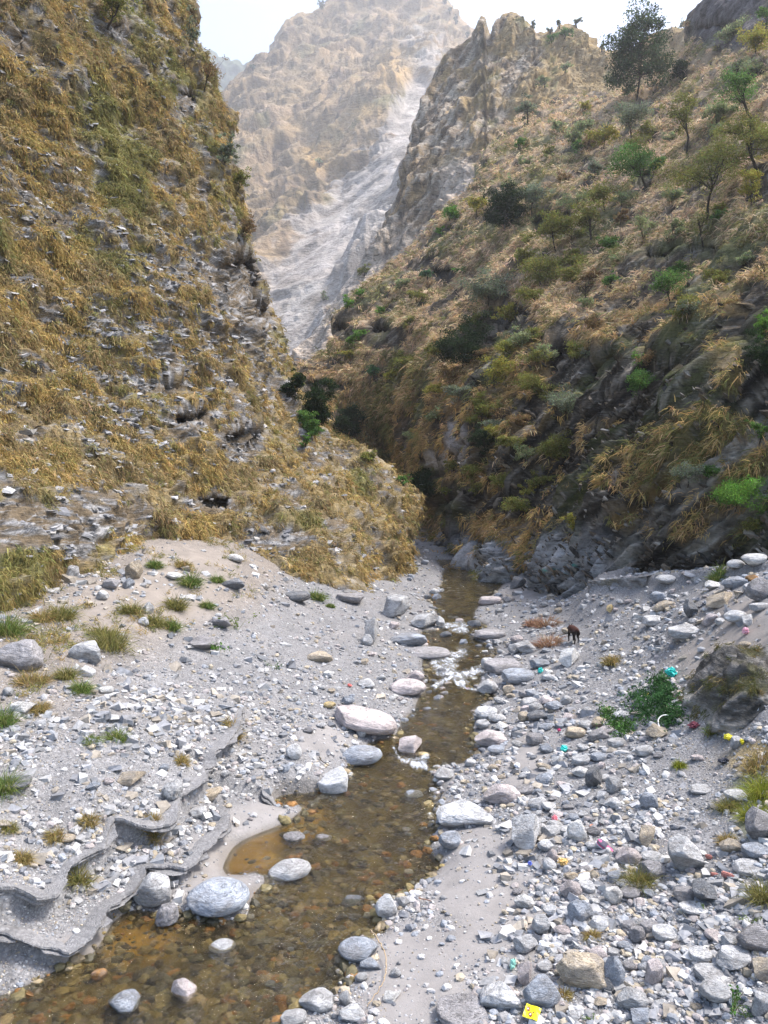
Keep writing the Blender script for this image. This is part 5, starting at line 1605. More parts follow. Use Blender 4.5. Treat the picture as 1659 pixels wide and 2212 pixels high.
# (name, label, trunk foot u v, crown centre u v, width, height, tint, options)
TREES = [
 ("pine_tree", "tall pine tree with a rounded open crown standing on the right skyline", 1375, 218, 1380, 130, 116, 172, "pine", dict(pine=True, dens=2.6, trunk_k=.9)),
 ("shrub", "round dark green bush right of the tall pine tree", 1466, 186, 1468, 163, 48, 46, "dark", dict(dens=1.7, ball=True)),
 ("tree", "leaning tree whose bent trunk reaches left below the dark crag at the upper right", 1633, 264, 1566, 196, 100, 56, "green", dict(dens=.9, trunk_k=1.2)),
 ("tree", "slender tree with a bare dark trunk and a yellow green crown on the right slope", 1486, 341, 1468, 252, 78, 58, "olive", dict(dens=.9, trunk_k=1.0)),
 ("tree", "grey green tree with a wide crown below the tall pine tree", 1366, 302, 1350, 256, 98, 76, "grey", dict(dens=1.0)),
 ("shrub", "yellow green bush left of the grey green tree below the pine", 1305, 325, 1300, 298, 58, 50, "yellow", dict(dens=1.1)),
 ("tree", "spreading green tree with a flat crown in the middle of the right slope", 1397, 402, 1350, 362, 112, 54, "green", dict(dens=1.2, trunk_k=1.2)),
 ("shrub", "grey fleshy leaved bush left of the flat crowned green tree", 1285, 388, 1283, 366, 38, 48, "grey", dict(dens=1.3)),
 ("shrub", "small round dark green bush right of the flat crowned green tree", 1422, 376, 1423, 357, 38, 36, "green", dict(dens=1.6, ball=True)),
 ("tree", "large dark limbed tree beside the black hollow at the right edge", 1641, 372, 1604, 306, 112, 92, "olive", dict(dens=1.0, trunk_k=1.4, nb=12)),
 ("tree", "broad low tree with long bare limbs and a feathery yellow green crown", 1526, 478, 1500, 392, 168, 92, "olive", dict(dens=.7, nb=14)),
 ("tree", "bare forked trunk rising in front of the broad feathery tree", 1519, 525, 1500, 478, 56, 60, "olive", dict(dens=.12, bare=True)),
 ("shrub", "bright yellow green sapling in front of the black hollow at the right", 1622, 445, 1624, 398, 52, 58, "yellow", dict(dens=.8)),
 ("shrub", "feathery light green bush under the dark crag at the upper right", 1575, 96, 1580, 76, 76, 42, "pale", dict(dens=1.5)),
 ("shrub", "yellow green bush at the right edge below the crag", 1632, 118, 1628, 88, 78, 60, "yellow", dict(dens=1.0)),
 ("shrub", "dark green bush cut by the right edge beside the crag", 1654, 62, 1652, 42, 36, 40, "green", dict(dens=1.2)),
 ("shrub", "thin pale green bush in the dry grass at the upper right", 1616, 182, 1616, 152, 58, 44, "pale", dict(dens=.8)),
 ("tree", "blue grey tree alone at the left end of the pinkish slope", 1139, 268, 1138, 242, 48, 50, "grey", dict(dens=1.3)),
 ("tree", "grey green tree above the dark thicket in the middle of the right slope", 1146, 460, 1146, 428, 72, 68, "grey", dict(dens=1.1)),
 ("tree", "olive green tree with a crooked dark trunk left of the bare limbed tree", 1276, 532, 1266, 468, 66, 70, "olive", dict(dens=.9, trunk_k=1.3)),
 ("tree", "light olive tree just above the crooked trunked tree", 1306, 455, 1296, 422, 84, 56, "olive", dict(dens=.9)),
 ("tree", "olive tree in the thicket left of the crooked trunked tree", 1200, 540, 1190, 498, 84, 64, "olive", dict(dens=1.0)),
 ("shrub", "green bush below the crooked trunked tree", 1326, 545, 1323, 522, 50, 42, "green", dict(dens=.9)),
 ("shrub", "thin green sapling between the crooked and the broad feathery tree", 1385, 530, 1383, 498, 54, 54, "pale", dict(dens=.5)),
 ("tree", "blackish evergreen tree with pale stems at the edge of the far scree", 1092, 500, 1088, 448, 92, 104, "dark", dict(dens=1.8, pale=True, ball=True, nb=14)),
 ("shrub", "bright green bush left of the blackish evergreen tree", 975, 485, 973, 463, 44, 34, "bright", dict(dens=1.4)),
 ("shrub", "yellow green bush touching the blackish evergreen tree on its left", 1028, 470, 1028, 447, 50, 36, "yellow", dict(dens=1.2)),
 ("tree", "big dark leafy tree over the shaded gully in the middle of the photo", 1000, 795, 992, 742, 100, 104, "dark", dict(dens=1.8, ball=True, nb=12)),
 ("tree", "wide grey green tree on the rock above the big dark leafy tree", 1056, 665, 1050, 624, 108, 72, "grey", dict(dens=1.2)),
 ("tree", "yellow green tree right of the big dark leafy tree", 1068, 835, 1063, 802, 96, 52, "yellow", dict(dens=1.0)),
 ("shrub", "grey green bush below the yellow green tree in the middle", 1000, 880, 996, 854, 66, 48, "grey", dict(dens=1.1)),
 ("shrub", "olive bush at the top of the small grey landslide", 1046, 900, 1046, 874, 56, 48, "olive", dict(dens=1.1)),
 ("shrub", "dark olive bush right of the small grey landslide", 1044, 980, 1043, 952, 58, 54, "dark", dict(dens=1.2)),
 ("tree", "dark green tree hanging over the upstream bend of the gorge", 915, 1075, 912, 1040, 88, 72, "dark", dict(dens=1.5, ball=True)),
 ("tree", "round dark green tree in the notch between the two hillsides", 766, 945, 766, 906, 78, 84, "dark", dict(dens=2.2, ball=True)),
 ("tree", "dark green tree leaning out behind the left hillside", 678, 915, 678, 872, 84, 96, "dark", dict(dens=2.0, ball=True)),
 ("tree", "upper dark green tree behind the edge of the left hillside", 640, 866, 636, 834, 48, 62, "dark", dict(dens=1.8, ball=True)),
 ("shrub", "bright green creeper hanging down behind the left hillside", 676, 950, 668, 922, 44, 70, "green", dict(dens=2.2, ball=True)),
 ("shrub", "olive bush on the brown slope below the round dark tree", 796, 996, 796, 980, 46, 30, "olive", dict(dens=1.3)),
 ("tree", "olive tree on the right slope above the brown bare rock", 1165, 628, 1163, 596, 108, 60, "olive", dict(dens=1.1)),
 ("tree", "feathery green tree with bare grey stems on the dry right slope", 1448, 655, 1425, 620, 92, 44, "green", dict(dens=.8)),
 ("shrub", "green bush in the hollow above the feathery green tree", 1452, 603, 1450, 582, 46, 34, "green", dict(dens=1.2)),
 ("shrub", "olive bush at the left end of the shaded lower right slope", 1168, 860, 1166, 834, 86, 50, "olive", dict(dens=1.0)),
 ("tree", "pale grey green tree left of the black rock hollow", 1222, 900, 1219, 862, 108, 62, "grey", dict(dens=1.0)),
 ("tree", "green feathery tree growing out of the black rock hollow", 1378, 862, 1384, 824, 78, 58, "green", dict(dens=.9)),
 ("shrub", "bright green bush at the right edge above the dark leafy tree", 1654, 722, 1650, 696, 46, 60, "bright", dict(dens=1.2)),
 ("tree", "tall dark leafy tree at the right edge beside the black hollow", 1645, 815, 1638, 768, 72, 104, "dark", dict(dens=1.5, ball=True)),
 ("shrub", "vivid green bush glowing on the lower right slope", 1588, 1092, 1586, 1056, 128, 78, "bright", dict(dens=1.1, nb=13)),
 ("shrub", "thin grey green bush left of the vivid green bush", 1486, 1040, 1484, 1014, 88, 46, "grey", dict(dens=.6)),
 ("shrub", "dark green bush on the steep rock in the middle of the right slope", 1320, 622, 1319, 606, 36, 28, "green", dict(dens=1.3)),
 ("shrub", "olive bush hanging on the shaded slope left of the pale grey green tree", 1204, 995, 1203, 968, 84, 54, "olive", dict(dens=.9)),
 ("shrub", "yellow leaved bush at the foot of the right cliff", 1236, 1148, 1236, 1128, 54, 38, "yellow", dict(dens=1.1)),
 ("tree", "bare dead tree with grey twigs in the middle of the dry right slope", 1330, 808, 1332, 772, 40, 56, "olive", dict(dens=0, bare=True)),
 ("tree", "bare forked dead tree above the dry grass dome of the right slope", 1274, 652, 1262, 622, 52, 46, "olive", dict(dens=0, bare=True)),
 ("tree", "broken leafless stump with one green sprig on the dry grass dome", 1383, 802, 1376, 776, 30, 40, "bright", dict(dens=.1, bare=True, trunk_k=1.6)),
 ("tree", "whitish dead branch standing on the dark lower right slope", 1326, 1050, 1328, 1020, 40, 56, "olive", dict(dens=0, bare=True, pale=True)),
 ("tree", "bare twiggy tree in the gully right of the small landslide", 1086, 920, 1084, 888, 70, 52, "brown", dict(dens=.1, bare=True)),
 ("tree", "leafless dark branches at the right edge of the upper slope", 1650, 600, 1640, 572, 50, 40, "olive", dict(dens=0, bare=True)),
 # left hillside
 ("tree", "green tree with a leaning trunk near the top of the left hillside", 232, 56, 268, 18, 78, 46, "olive", dict(dens=1.3, trunk_k=1.5)),
 ("tree", "thin nearly bare tree leaning out from the edge of the left hillside", 438, 208, 452, 160, 56, 62, "brown", dict(dens=.35, bare=True)),
 ("shrub", "bluish leaved twigs hanging in the sky at the top of the left hillside", 408, 98, 416, 64, 28, 74, "grey", dict(dens=.5, bare=True)),
 ("shrub", "leafy bush projecting from the left hillside before the far mountain", 482, 372, 492, 332, 48, 84, "grey", dict(dens=.7)),
 ("shrub", "lower green bush on the edge of the left hillside", 512, 415, 522, 394, 44, 44, "olive", dict(dens=.8)),
 ("shrub", "thin brownish bush lowest along the upper edge of the left hillside", 526, 520, 530, 490, 40, 62, "brown", dict(dens=.6)),
 ("shrub", "bare twig bush on the golden grass near the edge of the left hillside", 405, 165, 402, 140, 50, 40, "brown", dict(dens=0, bare=True)),
 ("shrub", "dry leafless shrub in the middle of the upper left hillside", 306, 255, 312, 235, 50, 36, "brown", dict(dens=0, bare=True)),
]
for nme, lab, ub, vb_, cu, cv, w_, h_, kd, op in TREES:
    plant(nme, lab, ub, vb_, cu, cv, w_, h_, kd, **op)

GREENS = "small green bushes dotted over the right slope"
SMALL = [(750, 653, 32, 30, "bright"), (780, 633, 34, 24, "bright"), (823, 673, 30, 22, "bright"), (760, 738, 32, 24, "bright"), (778, 721, 32, 22, "bright"), (810, 800, 44, 24, "bluegreen"), (755, 766, 36, 20, "yellow"),
         (950, 503, 20, 26, "bright"), (873, 616, 44, 26, "pale"), (900, 640, 46, 28, "olive"), (990, 590, 34, 26, "green"), (923, 596, 36, 22, "bluegreen"), (846, 813, 38, 32, "yellow"), (787, 583, 30, 26, "olive"), (1020, 690, 40, 26, "olive"),
         (1120, 312, 26, 24, "green"), (1236, 305, 44, 30, "pale"), (1255, 318, 40, 26, "green"), (1203, 277, 38, 26, "pale"), (1262, 235, 34, 24, "yellow"), (1176, 178, 34, 26, "pale"), (1220, 148, 30, 22, "pale"), (1219, 72, 32, 26, "green"), (1186, 84, 28, 22, "green"),
         (1135, 355, 34, 26, "pale"), (1100, 398, 30, 24, "pale"), (1180, 330, 34, 26, "olive"), (1215, 385, 40, 30, "brown"), (1400, 290, 44, 34, "olive"), (1440, 300, 40, 30, "pale"), (1560, 245, 54, 30, "pale"), (1590, 150, 40, 26, "pale"),
         (1340, 470, 40, 30, "brown"), (1450, 500, 46, 40, "pale"), (1230, 560, 60, 40, "olive"), (1130, 520, 60, 40, "olive"), (1280, 600, 50, 36, "brown"), (1540, 600, 60, 40, "olive"), (1600, 560, 46, 30, "pale"),
         (1100, 760, 60, 40, "olive"), (1150, 720, 60, 36, "olive"), (1140, 900, 60, 44, "brown"), (1100, 960, 60, 40, "olive"), (1160, 1030, 60, 40, "olive"), (940, 900, 60, 30, "pale"), (900, 940, 50, 24, "pale"), (980, 1010, 50, 34, "olive"), (1240, 760, 60, 44, "olive"), (1290, 700, 50, 36, "brown"),
         (1530, 1010, 60, 36, "green"), (1640, 930, 40, 40, "green"), (1620, 1130, 60, 30, "olive"), (880, 700, 34, 30, "olive"), (940, 760, 40, 30, "olive"), (660, 950, 24, 40, "green"), (870, 1035, 30, 24, "green"), (700, 640, 24, 18, "pale"), (690, 350, 24, 16, "pale")]
for u, v, w_, h_, kd in SMALL:
    plant("shrub", "small low bush without visible trunk dotted among others on the dry slopes", u, v + h_ * .45, u, v, w_, h_, kd, "shrub", GREENS, dens=.95, nb=6)
THK = [(1180, 560, 120, 70, 9), (1260, 640, 110, 70, 6), (1120, 700, 70, 90, 8), (1180, 800, 90, 80, 8), (1080, 930, 60, 90, 8), (1180, 960, 90, 80, 7), (960, 830, 70, 60, 5), (1120, 1070, 100, 50, 6), (1010, 1030, 50, 40, 4), (1450, 430, 120, 60, 6), (1560, 480, 80, 60, 5), (1280, 300, 90, 70, 5), (1500, 300, 90, 90, 6), (1500, 700, 120, 60, 5), (890, 760, 60, 80, 5)]
for cu, cv, ru, rv, n in THK:
    for _ in range(max(2, int(n * .5))):
        u, v = random.gauss(cu, ru * .55), random.gauss(cv, rv * .55)
        if u > 1650: continue
        w_ = random.uniform(36, 78)
        plant("shrub", "olive or dull green bush merging with its neighbours in the thickets of the right slope", u, v + w_ * .3, u, v, w_, w_ * random.uniform(.5, .8), random.choice(("olive", "olive", "olive", "green", "pale", "grey", "brown", "yellow")), "shrub", "thicket bushes of the right slope", dens=.85, nb=7)
SKYT = [(696, 14, 16, 24), (547, 143, 12, 14), (984, 44, 10, 12), (972, 22, 10, 12), (960, 4, 8, 10), (1010, 74, 10, 12), (1245, 48, 16, 16), (1208, 50, 14, 18), (1188, 66, 12, 12), (1150, 52, 12, 14), (1478, 56, 26, 20), (1300, 104, 12, 10)]
for u, v, w_, h_ in SKYT:
    plant("tree", "tiny tree standing against the sky on a far rocky skyline", u, v + h_ * .7, u, v, w_, h_, "pine" if u < 1100 else "grey", "tree", "tiny trees on the far skyline", dens=1.4, nb=6)


# ------------------------------------------------------------------ tufts and weeds on the banks
def tuft(u, v, w, h, cols, label, group=None, n=150, name="grass_tuft", droop=.9, up=1.0):
    hp = hit(u, v + h * .35)
    if hp is None: return
    b = hp[0]; s = b[1] / 1659
    L = max(h * s * 1.35, .08)
    R = w * s * .30
    m = n
    ang = rng.random(m) * 6.28; rr = np.sqrt(rng.random(m)) * R
    root = np.stack([np.cos(ang) * rr, np.sin(ang) * rr * .8, np.zeros(m)], -1)
    if hp[3] == "ground":
        root[:, 2] = gzf(root[:, 0] + b[0], root[:, 1] + b[1]) - b[2] - .02
    out = np.stack([np.cos(ang) * rr / R * .75, np.sin(ang) * rr / R * .75, np.full(m, up)], -1)
    c = np.array(cols)[rng.integers(0, len(cols), m)]
    V_, F_, C_ = blades(root, out / np.linalg.norm(out, axis=1)[:, None], np.full(m, L), max(.007, .9 * b[1] / 768 * .6), 3, c, droop, .28, None, .15, .06)
    o = link(name, mesh_np(name, V_, F_, C_, False, None, [M_GRASS]), None, tuple(b))
    tag(o, label, "grass tuft", group)


GR_ = [(.10, .16, .04), (.14, .19, .05), (.20, .21, .07)]
OL_ = [(.20, .19, .06), (.26, .22, .08), (.15, .15, .05)]
DR_ = [(.36, .27, .11), (.30, .22, .09), (.24, .20, .07)]
TG = [(413, 1253, 34, 38, GR_, "bright green tuft beside a long white stone on the sandy slope"), (380, 1303, 32, 38, OL_, "olive tuft in the middle of the sandy slope"), (448, 1306, 22, 20, GR_, "small pale green tuft at the right of the sandy slope"),
      (373, 1349, 30, 28, GR_, "dense bright green tuft below the olive one on the sandy slope"), (240, 1380, 64, 60, OL_, "large olive and straw tuft right of the large grey boulder"), (222, 1365, 50, 36, OL_, "spreading olive tuft just behind the large straw one"),
      (177, 1483, 40, 34, GR_, "pale green tuft below the large grey boulder on the left"), (143, 1453, 34, 38, OL_, "upright olive tuft between the two large left boulders"), (15, 1349, 52, 66, GR_, "big green tuft at the left edge above the mottled boulder"),
      (70, 1462, 90, 36, DR_, "straw coloured tuft spilling from under the mottled purplish boulder"), (6, 1549, 52, 50, GR_, "green tuft cut by the left edge of the photo"), (85, 1525, 40, 26, DR_, "dry straw tuft on the gravel under the left boulders"), (133, 1320, 60, 44, OL_, "olive tuft on the slope above the large grey boulder"), (90, 1330, 40, 36, DR_, "dry olive tuft left on the sandy slope above the boulders"),
      (200, 1598, 30, 26, GR_, "left one of two green tufts on the gravel terrace"), (252, 1588, 40, 30, GR_, "right one of two green tufts on the gravel terrace"), (503, 1570, 32, 32, DR_, "dry golden tuft on the pebbles of the left bank"), (393, 1640, 28, 20, DR_, "low straw tuft on the upper ledge"), (280, 1313, 46, 34, OL_, "olive tuft left of the pale pointed stone"), (333, 1339, 32, 34, OL_, "olive tuft below the pale pointed stone"),
      (120, 1802, 36, 28, DR_, "dry tuft left of the light tan stone"), (171, 1884, 50, 40, OL_, "largest olive tuft on the lower ledge"), (330, 1776, 34, 32, DR_, "straw tuft at the lip of the upper ledge"), (48, 1849, 28, 30, DR_, "dry tuft near the left edge on the upper ledge"), (193, 1769, 30, 30, DR_, "thin dry tuft in the middle of the upper ledge"), (15, 1784, 44, 22, OL_, "low olive tuft at the left edge of the gravel terrace"),
      (395, 1218, 36, 20, DR_, "dry brown tuft at the top of the sandy slope"), (335, 1218, 26, 22, GR_, "green tuft at the top of the sandy slope"), (470, 1250, 22, 20, GR_, "small leafy green tuft high on the sandy slope"), (685, 1286, 30, 26, GR_, "green tuft at the foot of the left hillside near the gravel"), (715, 1308, 14, 10, GR_, "tiny green tuft on the gravel edge below the left hillside"), (10, 1690, 40, 60, GR_, "green grassy tuft at the left edge of the terrace"),
      (1380, 1893, 46, 56, OL_, "spiky dry tuft beside the grey boulder in the middle right"), (1650, 1925, 40, 60, OL_, "dark spiky tuft cut by the right edge"), (1320, 1425, 26, 26, DR_, "dry tuft on the gravel slope right of the goat"), (1575, 1738, 50, 36, OL_, "olive tuft at the border of the moss on the right"), (1570, 1810, 36, 24, DR_, "dry tuft left of the large dark boulder at the right edge"), (1552, 1238, 40, 24, GR_, "green tuft left of the stacked boulders on the flat bank"),
      (1645, 1700, 50, 60, [(.19, .22, .03), (.26, .26, .05)], "thick yellow green grass tuft at the right edge above the large dark boulder"), (1628, 1752, 50, 44, [(.19, .22, .03), (.26, .26, .05)], "yellow green grass tuft just left of the large dark boulder"), (1640, 1640, 60, 44, DR_, "dry straw grass at the right edge below the outcrop"), (1548, 1568, 60, 20, GR_, "green grass strip at the foot of the mossy outcrop"), (1467, 1650, 16, 18, [(.2, .22, .03)], "small yellow green tuft on the gravel of the path"),
      (1355, 2080 + 60, 24, 20, GR_, "small green tuft among the stones near the bottom right"), (1220, 2145, 24, 22, DR_, "dry grass wisps beside the biggest tan boulder"), (1280, 2018, 30, 24, DR_, "dead leaves caught below the bluish white block")]
for t_ in TG:
    tuft(*t_)
for u, v, w_, h_ in ((1180, 1343, 60, 22), (1186, 1385, 66, 26), (1150, 1345, 36, 16)):
    tuft(u, v, w_, h_, [(.33, .19, .12), (.40, .27, .17), (.28, .15, .09)], "low tangle of reddish dry twigs on the gravel left of the goat", "reddish dry twigs near the goat", 110, "dry_twigs", .5, .6)


def weed(u, v, w, h, tint, label, n=60, leaf=None, kind="leafy weed"):
    hp = hit(u, v + h * .4)
    b = hp[0]; s = b[1] / 1659
    root = empty("weed", tuple(b)); tag(root, label, "weed")
    T = Tubes(); P_ = []
    for k in range(max(4, n // 9)):
        d = rng.normal(size=3) * np.array([w * s * .45, w * s * .35, 0]) ; d[2] = abs(h * s * rng.uniform(.3, .95))
        T.tube(np.array([[0, 0, -.03], d * np.array([.35, .35, .6]), d]), [.006, .005, .003], 4)
        for q in range(9): P_.append(d * rng.uniform(.5, 1.0) + rng.normal(size=3) * .06 * w * s)
    P_ = np.array(P_)
    T.build("stem", M_BARK if False else M_STEM, root)
    v_, f_ = leaf_cards(P_, (leaf or .1 * w * s * 1.3) * rng.uniform(.7, 1.3, len(P_)), aspect=.5)
    c_ = np.array(tint) * rng.uniform(.6, 1.4, (len(P_), 1))
    link("leaves", mesh_np("leaves", v_, f_, np.repeat(c_, 4, 0), False, None, [M_LEAF]), root)


M_STEM = mat_plain("green_stem", (.12, .16, .05), .8, .2)
weed(470, 1396, 40, 32, (.09, .20, .03), "bright green leafy weed under the small rock at the edge of the left gravel", 90)
weed(513, 1345, 46, 40, (.12, .16, .04), "leafy olive weed on the rocks right of the sandy slope", 90)
weed(592, 1438, 36, 18, (.06, .12, .05), "flat dark green weed on the left gravel above the orange tan boulder", 70)
weed(1583, 2160, 66, 66, (.06, .14, .03), "leafy green weed growing between boulders at the lower right", 80)
weed(1617, 2188, 36, 30, (.06, .14, .03), "small leafy weed beside the foil tray", 40)
weed(1520, 1958, 16, 16, (.16, .28, .03), "tiny lime green weed below the dark blue-grey block", 40)
weed(1622, 1985, 34, 28, (.16, .22, .04), "yellowish weed near the dark streaked boulder at the right", 50)
weed(1281, 2200, 26, 16, (.1, .2, .05), "small weed at the bottom edge below the tan boulder", 40)
weed(1410, 1818, 14, 12, (.16, .26, .04), "tiny bright weed on the tan grey leaning block", 30)


def ground_cover(blobs, n, tint, label, lift, name):
    pts = []
    for (cu, cv, ru, rv, k) in blobs:
        for _ in range(int(n * k)):
            u = random.gauss(cu, ru * .5); v = random.gauss(cv, rv * .5)
            pts.append((u, v))
    P_ = []
    for u, v in pts:
        hp = hit(u, v, ("ground",))
        if hp is not None: P_.append(hp[0] + np.array([0, 0, lift * random.random()]))
    P_ = np.array(P_)
    P_ = np.repeat(P_, 5, 0) + rng.normal(size=(len(P_) * 5, 3)) * np.array([.05, .05, .03])
    c0 = P_.mean(0)
    v_, f_ = leaf_cards(P_ - c0, .07 * rng.uniform(.6, 1.3, len(P_)), aspect=.55)
    br = .7 + .6 * sstep(-.3, .3, fbm(P_ * 3, 2))
    c_ = np.array(tint) * (br * rng.uniform(.6, 1.4, len(P_)))[:, None]
    tag(link(name, mesh_np(name, v_, f_, np.repeat(c_, 4, 0), False, None, [M_LEAF]), None, tuple(c0)), label, "plant")


ground_cover([(1425, 1485, 26, 22, .22), (1432, 1515, 26, 22, .25), (1385, 1520, 34, 24, .2), (1445, 1555, 28, 22, .25), (1395, 1550, 30, 18, .1)], 900, (.05, .11, .04), "dark green creeping shrub sprawling over the stones of the right bank", .22, "creeping_shrub")
ground_cover([(1340, 1575, 34, 16, .5), (1312, 1548, 14, 16, .2)], 420, (.07, .14, .04), "smaller green creeping shrub left of the tan boulder on the right bank", .18, "creeping_shrub")
# ------------------------------------------------------------------ mossy outcrop, wall
hp = hit(1615, 1600, ("ground",))
OC = hp[0]
v, f = ico(6)
sc_ = OC[1] / 1659
A_ = np.array([158 * sc_, 2.2, 128 * sc_])
vv = v * A_
cen = np.array([float(ray(1672, 1)[0]) * (OC[1] + 1.6), OC[1] + 1.6, OC[2] + .25])
for nn in ((-.55, -.6, .55), (-.8, .1, .6), (-.2, -.95, .1), (0, -.5, .85)):
    nn = np.array(nn) / np.linalg.norm(nn)
    d = .62 * np.max(vv @ nn)
    e = np.maximum(vv @ nn - d, 0)
    vv = vv - e[:, None] * nn * .85
nrm = vv / np.linalg.norm(vv, axis=1)[:, None]
stv = strata(vv + 9, (.1, .8, .3), .9, .16)
vv = vv + nrm * (.26 * fbm(vv * .9 + 3, 4) + .16 * np.sign(fbm(stv, 3)) * np.abs(fbm(stv, 3)) ** .6 + .08 * ridged(vv * 2.6, 3) + .03 * fbm(vv * 9, 3))[:, None]
ms = fbm(vv * 1.2 + 8, 4)
oc = lerp(np.array([.075, .07, .062]), np.array([.17, .16, .148]), sstep(-.1, .3, fbm(stv, 3))[:, None])
oc = lerp(oc, np.array([.10, .095, .04]), (sstep(-.02, .25, ms) * .75)[:, None])
oc = lerp(oc, np.array([.30, .285, .26]), blob(vv[:, 0], vv[:, 2], -.95, -.35, .55, .3)[:, None] * .7)
out_o = tag(link("rock_outcrop", mesh_np("rock_outcrop", vv, f, oc, True, {"rock": np.full(len(vv), .5)}, [M_LEFT]), None, tuple(cen)), "dark mossy rock outcrop overgrown with dry grass at the right edge beside the path", "rock")
ids = rng.choice(len(vv), 520, p=(sstep(-.1, .3, ms) + .05) / (sstep(-.1, .3, ms) + .05).sum())
o2 = nrm[ids] * .6 + np.array([0, 0, -.35]) + .2 * rng.normal(size=(520, 3))
V_, F_, C_ = blades(vv[ids], o2 / np.linalg.norm(o2, axis=1)[:, None], np.full(520, .2), .010, 26, np.array([(.12, .11, .04), (.17, .13, .055), (.08, .09, .03)])[rng.integers(0, 3, 520)], .9, .5)
link("moss", mesh_np("moss", V_, F_, C_, False, None, [M_GRASS]), out_o)

# rough masonry wall at the end of the flat bank
a = at(1271, 1256, 31.2); b = at(1400, 1244, 28.9)
L = np.linalg.norm((b - a)[:2]); n_, m_ = 90, 70
tx = (b - a) / np.linalg.norm(b - a)
nx = np.array([tx[1], -tx[0], 0]); nx /= np.linalg.norm(nx)
V_ = []
prof = [(.0, 0.0)] + [(0.0, -z) for z in np.linspace(.02, 2.1, m_)]
cap = [(-.9, -.03), (-.45, .0), (-.12, .015)]
prof = cap + prof
sx = np.concatenate([np.full(8, 0.0), np.linspace(0, 1, n_)])
dep = np.concatenate([np.linspace(1.6, .0, 8), np.zeros(n_)])
rows = []
for i in range(len(sx)):
    rows.append([a + tx * sx[i] * L + nx * (o - dep[i]) + np.array([0, 0, z]) for o, z in prof])
W_ = np.array(rows)
wn = np.broadcast_to(nx, W_.shape).copy(); wn[:8] = -tx
W_ = W_ + wn * (.16 * fbm(W_ * 1.6, 3) + .09 * (ridged(W_ * 3.3, 2)))[..., None]
wc = np.array([.21, .205, .20]) * (1 + .5 * fbm(W_ * 3.1 + 4, 3))[..., None]
wc = lerp(wc, np.array([.15, .14, .10]), (sstep(.05, .3, fbm(W_ * 1.4 + 9, 3)) * .6)[..., None])
tag(link("masonry_wall", mesh_np("masonry_wall", W_.reshape(-1, 3), grid_faces(*W_.shape[:2]), wc.reshape(-1, 3), True, {"rock": np.full(W_.size // 3, .6)}, [M_LEFT])), "rough grey stone wall holding the end of the flat bank below the right cliff", "wall", kind=None)


# ------------------------------------------------------------------ litter
def crumple(u, v, w, h, color, label, name, cat, seed, rough=.35, amp=.35, flat=.55, spec=.4, mark=None, metal=0, lift=.03):
    hp = hit(u, v + h * .3)
    b = hp[0]; s = b[1] / 1659
    vv, ff = ico(3)
    off = seed * 7.7
    vv = vv * (1 + amp * 1.6 * ridged(vv * 1.7 + off, 2) + .25 * np.sign(fbm(vv * 2.5 + off, 2)))[:, None] * (1 + .3 * fbm(vv * np.array([1, 3, 1]) + off, 2))[:, None]
    vv = vv / np.abs(vv).max(0) * np.array([w * s / 2, w * s * .4, h * s * flat])
    m = mat_plain(name + "_plastic", color, rough, spec, metal, .25, 9 / (w * s))
    me = mesh_np(name, vv, ff, None, False, None, [m])
    o = link(name, me, None, (b[0], b[1] + w * s * .2, b[2] + h * s * flat * .6 + lift))
    o.rotation_euler = (0, random.uniform(-.3, .3), random.uniform(0, 3))
    tag(o, label, cat)
    return o


TEAL = (.03, .52, .45)
crumple(1452, 1457, 28, 24, TEAL, "crumpled turquoise plastic bag on the scree near the creeping shrub", "plastic_bag", "bag", 1)
crumple(1168, 1451, 13, 12, TEAL, "tiny turquoise plastic bag among the stones below the goat", "plastic_bag", "bag", 2)
crumple(1219, 1621, 20, 14, TEAL, "small turquoise plastic bag in the middle of the right bank", "plastic_bag", "bag", 3)
crumple(1108, 2090, 18, 26, (.28, .58, .48), "pale green plastic bag between two boulders at the lower right", "plastic_bag", "bag", 4)
crumple(1216, 1866, 28, 22, (.55, .36, .12), "crushed gold brown wrapper at the edge of the grey sand", "food_wrapper", "wrapper", 5, flat=.4)
crumple(1199, 1773, 16, 13, (.75, .22, .25), "pink crumpled scrap beside the square whitish block", "cloth_scrap", "litter", 6)
crumple(1280, 1790, 14, 10, (.65, .25, .14), "small orange red scrap left of the discarded shoe", "cloth_scrap", "litter", 7)
crumple(1575, 1597, 22, 12, (.75, .62, .02), "yellow plastic rag left of the upright grey stone", "plastic_rag", "rag", 8)
crumple(1604, 1606, 10, 13, (.75, .62, .02), "small yellow plastic rag right of the upright grey stone", "plastic_rag", "rag", 9)
crumple(1398, 1504, 14, 7, (.75, .58, .02), "yellow scrap in the dark green creeping shrub", "plastic_rag", "rag", 10)
crumple(1501, 1571, 30, 12, (.12, .025, .04), "dark red rag lying on the path gravel", "cloth_rag", "rag", 11, .9)
crumple(1612, 1367, 20, 16, (.72, .36, .42), "pale pink rag beside the path at the right", "cloth_rag", "rag", 12, .9)
crumple(1225, 1588, 12, 9, (.72, .55, .05), "yellow scrap among the cobbles in the middle of the right bank", "plastic_rag", "rag", 13)
crumple(1208, 1580, 9, 7, (.6, .05, .16), "crimson scrap left of the yellow scrap among the cobbles", "plastic_rag", "rag", 14)
crumple(1118, 1658, 18, 12, (.7, .7, .72), "white scrap of paper on the grey sand of the right bank", "paper_scrap", "paper", 15, .8)
crumple(1173, 2046, 22, 13, (.78, .78, .8), "white crumpled paper between boulders at the lower right", "paper_scrap", "paper", 16, .8)
crumple(1010, 1494, 10, 7, (.4, .01, .05), "dark crimson scrap on a wet stone in the stream", "cloth_scrap", "litter", 17)
